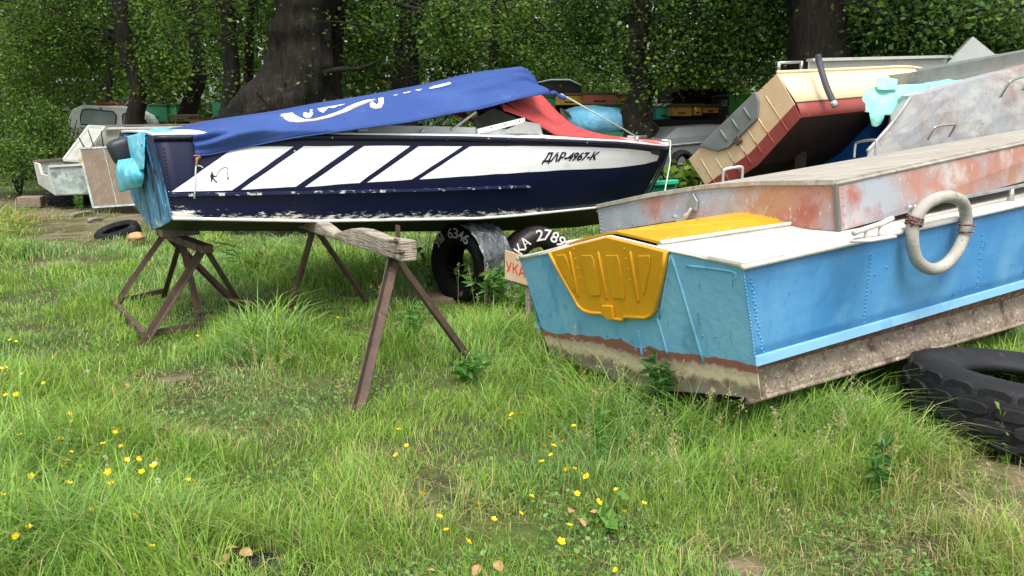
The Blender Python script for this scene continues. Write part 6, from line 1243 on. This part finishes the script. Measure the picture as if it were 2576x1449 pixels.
# dead straw lying flat on worn patches
n = 16000; Y = 1.8 * (12 / 1.8) ** rng.random(n); X = rng.uniform(-1, 1, n) * (Y * .72 + .8); k = rng.random(n) < np.clip(field(DRY, X, Y) * .9 + bare_f(X, Y) * .55, 0, 1) + .06; X, Y = X[k], Y[k]; m = len(X)
a = rng.uniform(0, 6.28, m); L = rng.uniform(.03, .12, m); B = np.stack([X, Y, rng.uniform(.008, .04, m)], 1); D = np.stack([np.cos(a), np.sin(a), rng.uniform(-.15, .25, m)], 1); sd = np.stack([-np.sin(a), np.cos(a), np.zeros(m)], 1) * (.0016 * np.clip(Y / 4, .8, 2))[:, None]
V = np.stack([B - sd, B + sd, B + D * L[:, None] + sd, B + D * L[:, None] - sd], 1).reshape(-1, 3); col_ = lin3('#b8a878') * rng.uniform(.6, 1.15, m)[:, None]
o = fast_mesh('dry_straw', V, np.arange(m * 4).reshape(m, 4), [], col_, GRASSM); setp(o, 'pale dead straw scattered over the worn patches', 'straw', kind='stuff')
# seed heads of the tall grass
sp_px = [(1500, 1010), (1545, 985), (1680, 1000), (1760, 1060), (1830, 1100), (1990, 1130), (2110, 1100), (2140, 1080), (2070, 1150), (1620, 1130), (1600, 1210), (1680, 1270), (1700, 1180), (2010, 1210), (1870, 1230), (1210, 700), (1235, 720), (1180, 690), (1160, 660), (1065, 650), (950, 690), (690, 950), (660, 980), (720, 930), (830, 640), (1280, 760), (1440, 900), (2450, 1320), (2380, 1300), (1930, 1330), (860, 990), (1490, 1115), (2240, 1230)]
V_, Q_, c_ = [], [], []; nb = 0
for (px, py) in sp_px:
    for r in range(3):
        g_ = gnd(px + random.uniform(-25, 25), py + 60 + random.uniform(0, 60)); hgt = random.uniform(.26, .44); tip = Vector((g_.x + random.uniform(-.07, .07), g_.y + random.uniform(-.07, .07), hgt)); mid = g_.lerp(tip, .55) + ZU * .03
        seg = [g_, mid, tip]
        for a_, b_ in zip(seg[:-1], seg[1:]): w = Vector((.0014, 0, 0)); V_ += [a_ - w, a_ + w, b_ + w, b_ - w]; Q_.append((nb, nb + 1, nb + 2, nb + 3)); nb += 4; c_.append(lin3('#9aa35c'))
        for q in range(34):
            t = random.random(); p = mid.lerp(tip, .45 + .6 * t) + Vector((random.gauss(0, .012), random.gauss(0, .012), random.gauss(0, .008))) * (1.5 - t); s = random.uniform(.004, .008)
            d1 = Vector((random.gauss(0, 1), random.gauss(0, 1), 1)).normalized() * s; d2 = d1.orthogonal().normalized() * s * .5; V_ += [p - d1, p + d2, p + d1, p - d2]; Q_.append((nb, nb + 1, nb + 2, nb + 3)); nb += 4; c_.append(lin3('#b0a878') * random.uniform(.7, 1.1))
o = fast_mesh('seed_heads', np.array([tuple(v) for v in V_]), np.array(Q_), [], np.array(c_), GRASSM); setp(o, 'pale feathery grass seed heads above the tall grass', 'grass', kind='stuff')

# ------------------------------------------------------------------ buttercups and clover flowers, one by one
PET = M('buttercup_yellow', '#f2c80c', .3); STM = M('flower_stem', '#6a8a3a', .7); WCL = M('clover_white', '#e3e4d8', .8)
def flower_proto(kind):
    if kind == 'cup':
        mb = MB()
        for i in range(5):
            a = 2 * math.pi * i / 5; d = Vector((math.cos(a), math.sin(a), 0)); t = Vector((-d.y, d.x, 0)); mb.add([Vector((0, 0, 0)), d * .006 + t * .005 + ZU * .002, d * .0115 + t * .004 + ZU * .006, d * .0125 + ZU * .0065, d * .0115 - t * .004 + ZU * .006, d * .006 - t * .005 + ZU * .002], [(0, 1, 2, 3, 4, 5)])
        mb.tube([Vector((0, 0, -.001)), Vector((0, 0, .005))], .003, 6); pet = (mb, PET)
    else:
        mb = MB()
        for i in range(26):
            d = Vector((random.gauss(0, 1), random.gauss(0, 1), abs(random.gauss(0, .8)))).normalized(); mb.add([d * .003, d * .011 + d.orthogonal() * .0025, d * .012, d * .011 - d.orthogonal() * .0025], [(0, 1, 2, 3)])
        pet = (mb, WCL)
    return pet
def flower_set(name, label, group, cat, pts, kind, scale=1.0):
    mbp, mat = flower_proto(kind); meP = None; meS = None
    for i, (px, py) in enumerate(pts):
        hgt = random.uniform(.13, .20) if kind == 'cup' else random.uniform(.09, .13); p = gnd(px, py, hgt); root = bpy.data.objects.new(name, None); root.location = (p.x, p.y, 0); root.empty_display_size = .05; root.rotation_euler = (0, 0, random.uniform(0, 6)); COL.objects.link(root); setp(root, label, cat, group)
        if meP is None:
            o = mk('petals', mbp.v, mbp.f, mat); meP = o.data; COL.objects.unlink(o); bpy.data.objects.remove(o)
            sb = MB(); sb.tube([Vector((.02, 0, -.02)), Vector((.012, .004, .5)), Vector((0, 0, 1.0))], .0016, 4); o = mk('stem', sb.v, sb.f, STM); meS = o.data; COL.objects.unlink(o); bpy.data.objects.remove(o)
        hd = bpy.data.objects.new('petals', meP); hd.parent = root; hd.location = (0, 0, hgt); s = random.uniform(.75, 1.25) * scale; hd.scale = (s, s, s); hd.rotation_euler = (random.uniform(.1, .8), random.uniform(-.4, .4), 0); COL.objects.link(hd)
        st = bpy.data.objects.new('stem', meS); st.parent = root; st.scale = (1, 1, hgt); COL.objects.link(st)
c6 = [(55, 175), (85, 185), (30, 327), (28, 362), (10, 470), (32, 473), (88, 470), (85, 428), (235, 408), (378, 577), (413, 518), (213, 565), (270, 597), (215, 618), (390, 618), (82, 642), (105, 690), (322, 710), (340, 713), (265, 773), (385, 781), (335, 815), (365, 826), (350, 852), (422, 858), (172, 910), (555, 738), (525, 780), (638, 663), (620, 675), (656, 750), (683, 826), (745, 820), (847, 823), (828, 857), (582, 888), (765, 888), (606, 946), (368, 950), (98, 995), (15, 1013), (1013, 932), (1048, 939), (490, 1090), (720, 1124), (822, 1290), (1065, 155), (2, 330), (157, 1187), (88, 1237), (120, 358)]
c7 = [(583, 193), (637, 296), (570, 358), (420, 417), (735, 605), (848, 755), (893, 840), (1100, 670), (1088, 703), (1198, 770), (1298, 741), (1370, 733), (1440, 622), (1510, 400), (1530, 300), (1565, 240), (1580, 297), (1640, 270), (1568, 357), (1315, 98), (1297, 125), (1378, 88), (1713, 170), (1755, 208), (1718, 445), (1770, 488), (1798, 497), (1735, 605), (1870, 660), (2040, 720), (2165, 668), (1987, 580), (1688, 810), (1630, 915), (1985, 1098), (1660, 457), (1030, 915)]
flower_set('buttercup', 'small yellow buttercup on a thin stem among the meadow grass', 'buttercups scattered in the grass', 'flower', [(.4657 * x, 774 + .4657 * y) for x, y in c6] + [(774 + .3906 * x, 1006 + .3906 * y) for x, y in c7] + [(618, 772), (742, 775), (850, 800)], 'cup', 1.1)
flower_set('clover_flower', 'small white clover flower head low in the grass', 'white clover flowers in the grass', 'flower', [(.4657 * x, 774 + .4657 * y) for x, y in [(567, 812), (580, 855), (838, 848), (850, 936), (500, 1025), (556, 1042), (866, 1020), (470, 348)]], 'ball', 1.2)
# fallen leaves
DLM = M('dry_leaf', '#a5825a', .8, layers=[soft(.5, .7, '#c09a70', 30), soft(.6, .7, '#7d5a3a', 40)])
dl = [(.4657 * x, 774 + .4657 * y) for x, y in [(880, 680), (1000, 693), (1450, 650), (1473, 600), (990, 280), (1230, 1365), (1330, 1345), (1395, 1250), (1190, 1410), (680, 435), (1290, 1385), (1250, 1330)]] + [(774 + .3906 * x, 1006 + .3906 * y) for x, y in [(1235, 1095), (1085, 1118), (790, 1125), (1690, 738), (1850, 760), (1750, 820), (1180, 850)]]
me = None
for px, py in dl:
    if me is None:
        rows = []
        for i in range(7):
            t = i / 6; w = .022 * math.sin(math.pi * min(1, .05 + t * .95)) ** .8; rows.append([Vector((t * .065 - .03, w * k, .006 + .010 * abs(k) + .012 * math.sin(t * 3))) for k in (-1, -.5, 0, .5, 1)])
        mb = MB(); mb.grid(rows); o = mb.build('fallen_leaf', DLM, None, True); me = o.data; bpy.data.objects.remove(o)
    o = bpy.data.objects.new('fallen_leaf', me); p = gnd(px, py, .04); s = random.uniform(.5, .95); o.location = (p.x, p.y, .045); o.scale = (s, s, s); o.rotation_euler = (random.uniform(-.5, .5), random.uniform(-.5, .5), random.uniform(0, 6.3)); COL.objects.link(o); setp(o, 'curled tan fallen leaf lying on the grass', 'leaf', 'fallen leaves on the grass')
# ------------------------------------------------------------------ weeds, each a plant of its own
def weed(label, px, py, hgt, nst, leaf, lw, spread, col, per=14, name='weed', Yz=0.0):
    b = gnd(px, py); root = empty(name, Vector((b.x, b.y, 0)), label, 'plant'); st = MB(); LV = []
    for k in range(nst):
        a = random.uniform(0, 6.28); tip = b + Vector((math.cos(a) * spread * random.uniform(.2, 1), math.sin(a) * spread * random.uniform(.2, 1), hgt * random.uniform(.7, 1.05))); base = b + Vector((random.gauss(0, .015), random.gauss(0, .015), -.01)); P = [base, base.lerp(tip, .5) + ZU * hgt * .08, tip]; st.tube(P, [.004, .003, .0015], 5)
        for q in range(per):
            t = .15 + .85 * (q + random.random()) / per; LV.append(base.lerp(tip, t) + ZU * hgt * .08 * math.sin(math.pi * t))
    st.build('stems', STM, root)['kind'] = 'stuff'; C = np.array([tuple(v) for v in LV]); V, Q = leaf_quads(C, leaf, -.12, lw, .5); cc = np.tile(lin3(col), (len(C), 1)) * rng.uniform(.75, 1.2, len(C))[:, None]; fast_mesh('leaves', V, Q, [], cc, GRASSM, root)
weed('bushy mugwort weed growing against the blue transom bottom', 1655, 1078, .42, 8, .075, .3, .09, '#4f7a3c', 30)
weed('willowherb with narrow leaves beside the truck tyre', 2200, 1250, .26, 4, .07, .25, .08, '#4c7a3a', 22)
weed('broad dock leaves in the worn grass near the bottom edge', 1530, 1320, .12, 6, .10, .55, .10, '#6a9440', 2)
weed('plantain rosette in the short grass at the left', 505, 1170, .08, 6, .09, .6, .08, '#7aa04c', 2)
weed('leafy vetch clump between the trestle legs', 1040, 860, .30, 9, .035, .7, .20, '#4f8436', 20)
weed('tall vetch clump in front of the upright tyres', 1085, 735, .46, 16, .05, .7, .32, '#3f7434', 26)
weed('feathery tansy plant in front of the maroon tyre', 1235, 775, .40, 14, .10, .28, .32, '#62933f', 26)
weed('tansy shoots in front of the number board', 1330, 800, .28, 7, .08, .28, .2, '#5a8c3c', 22)
weed('young bindweed with arrow leaves climbing the truck tyre', 2530, 1170, .3, 3, .07, .8, .08, '#7da548', 5)
weed('tall upright weed with alternate leaves before the blue boat', 1510, 1180, .32, 3, .06, .35, .05, '#5f8c3c', 16)
weed('thistle-like weed at the foot of the trestle leg', 1170, 960, .16, 6, .08, .35, .12, '#4d8034', 14)
weed('iris-like clump of dark upright blades under the navy boat', 615, 690, .52, 9, .45, .06, .2, '#2f5f28', 2)
weed('young nettles growing beside the mossy tyre', 240, 520, .4, 6, .08, .5, .2, '#47752f', 18)
weed('nettle clump beside the leaning panel', 200, 530, .3, 6, .07, .5, .2, '#4f7d34', 16)
weed('bright tuft of yellowish grass at the left path edge', 45, 600, .35, 14, .30, .06, .2, '#9aa03c', 3)
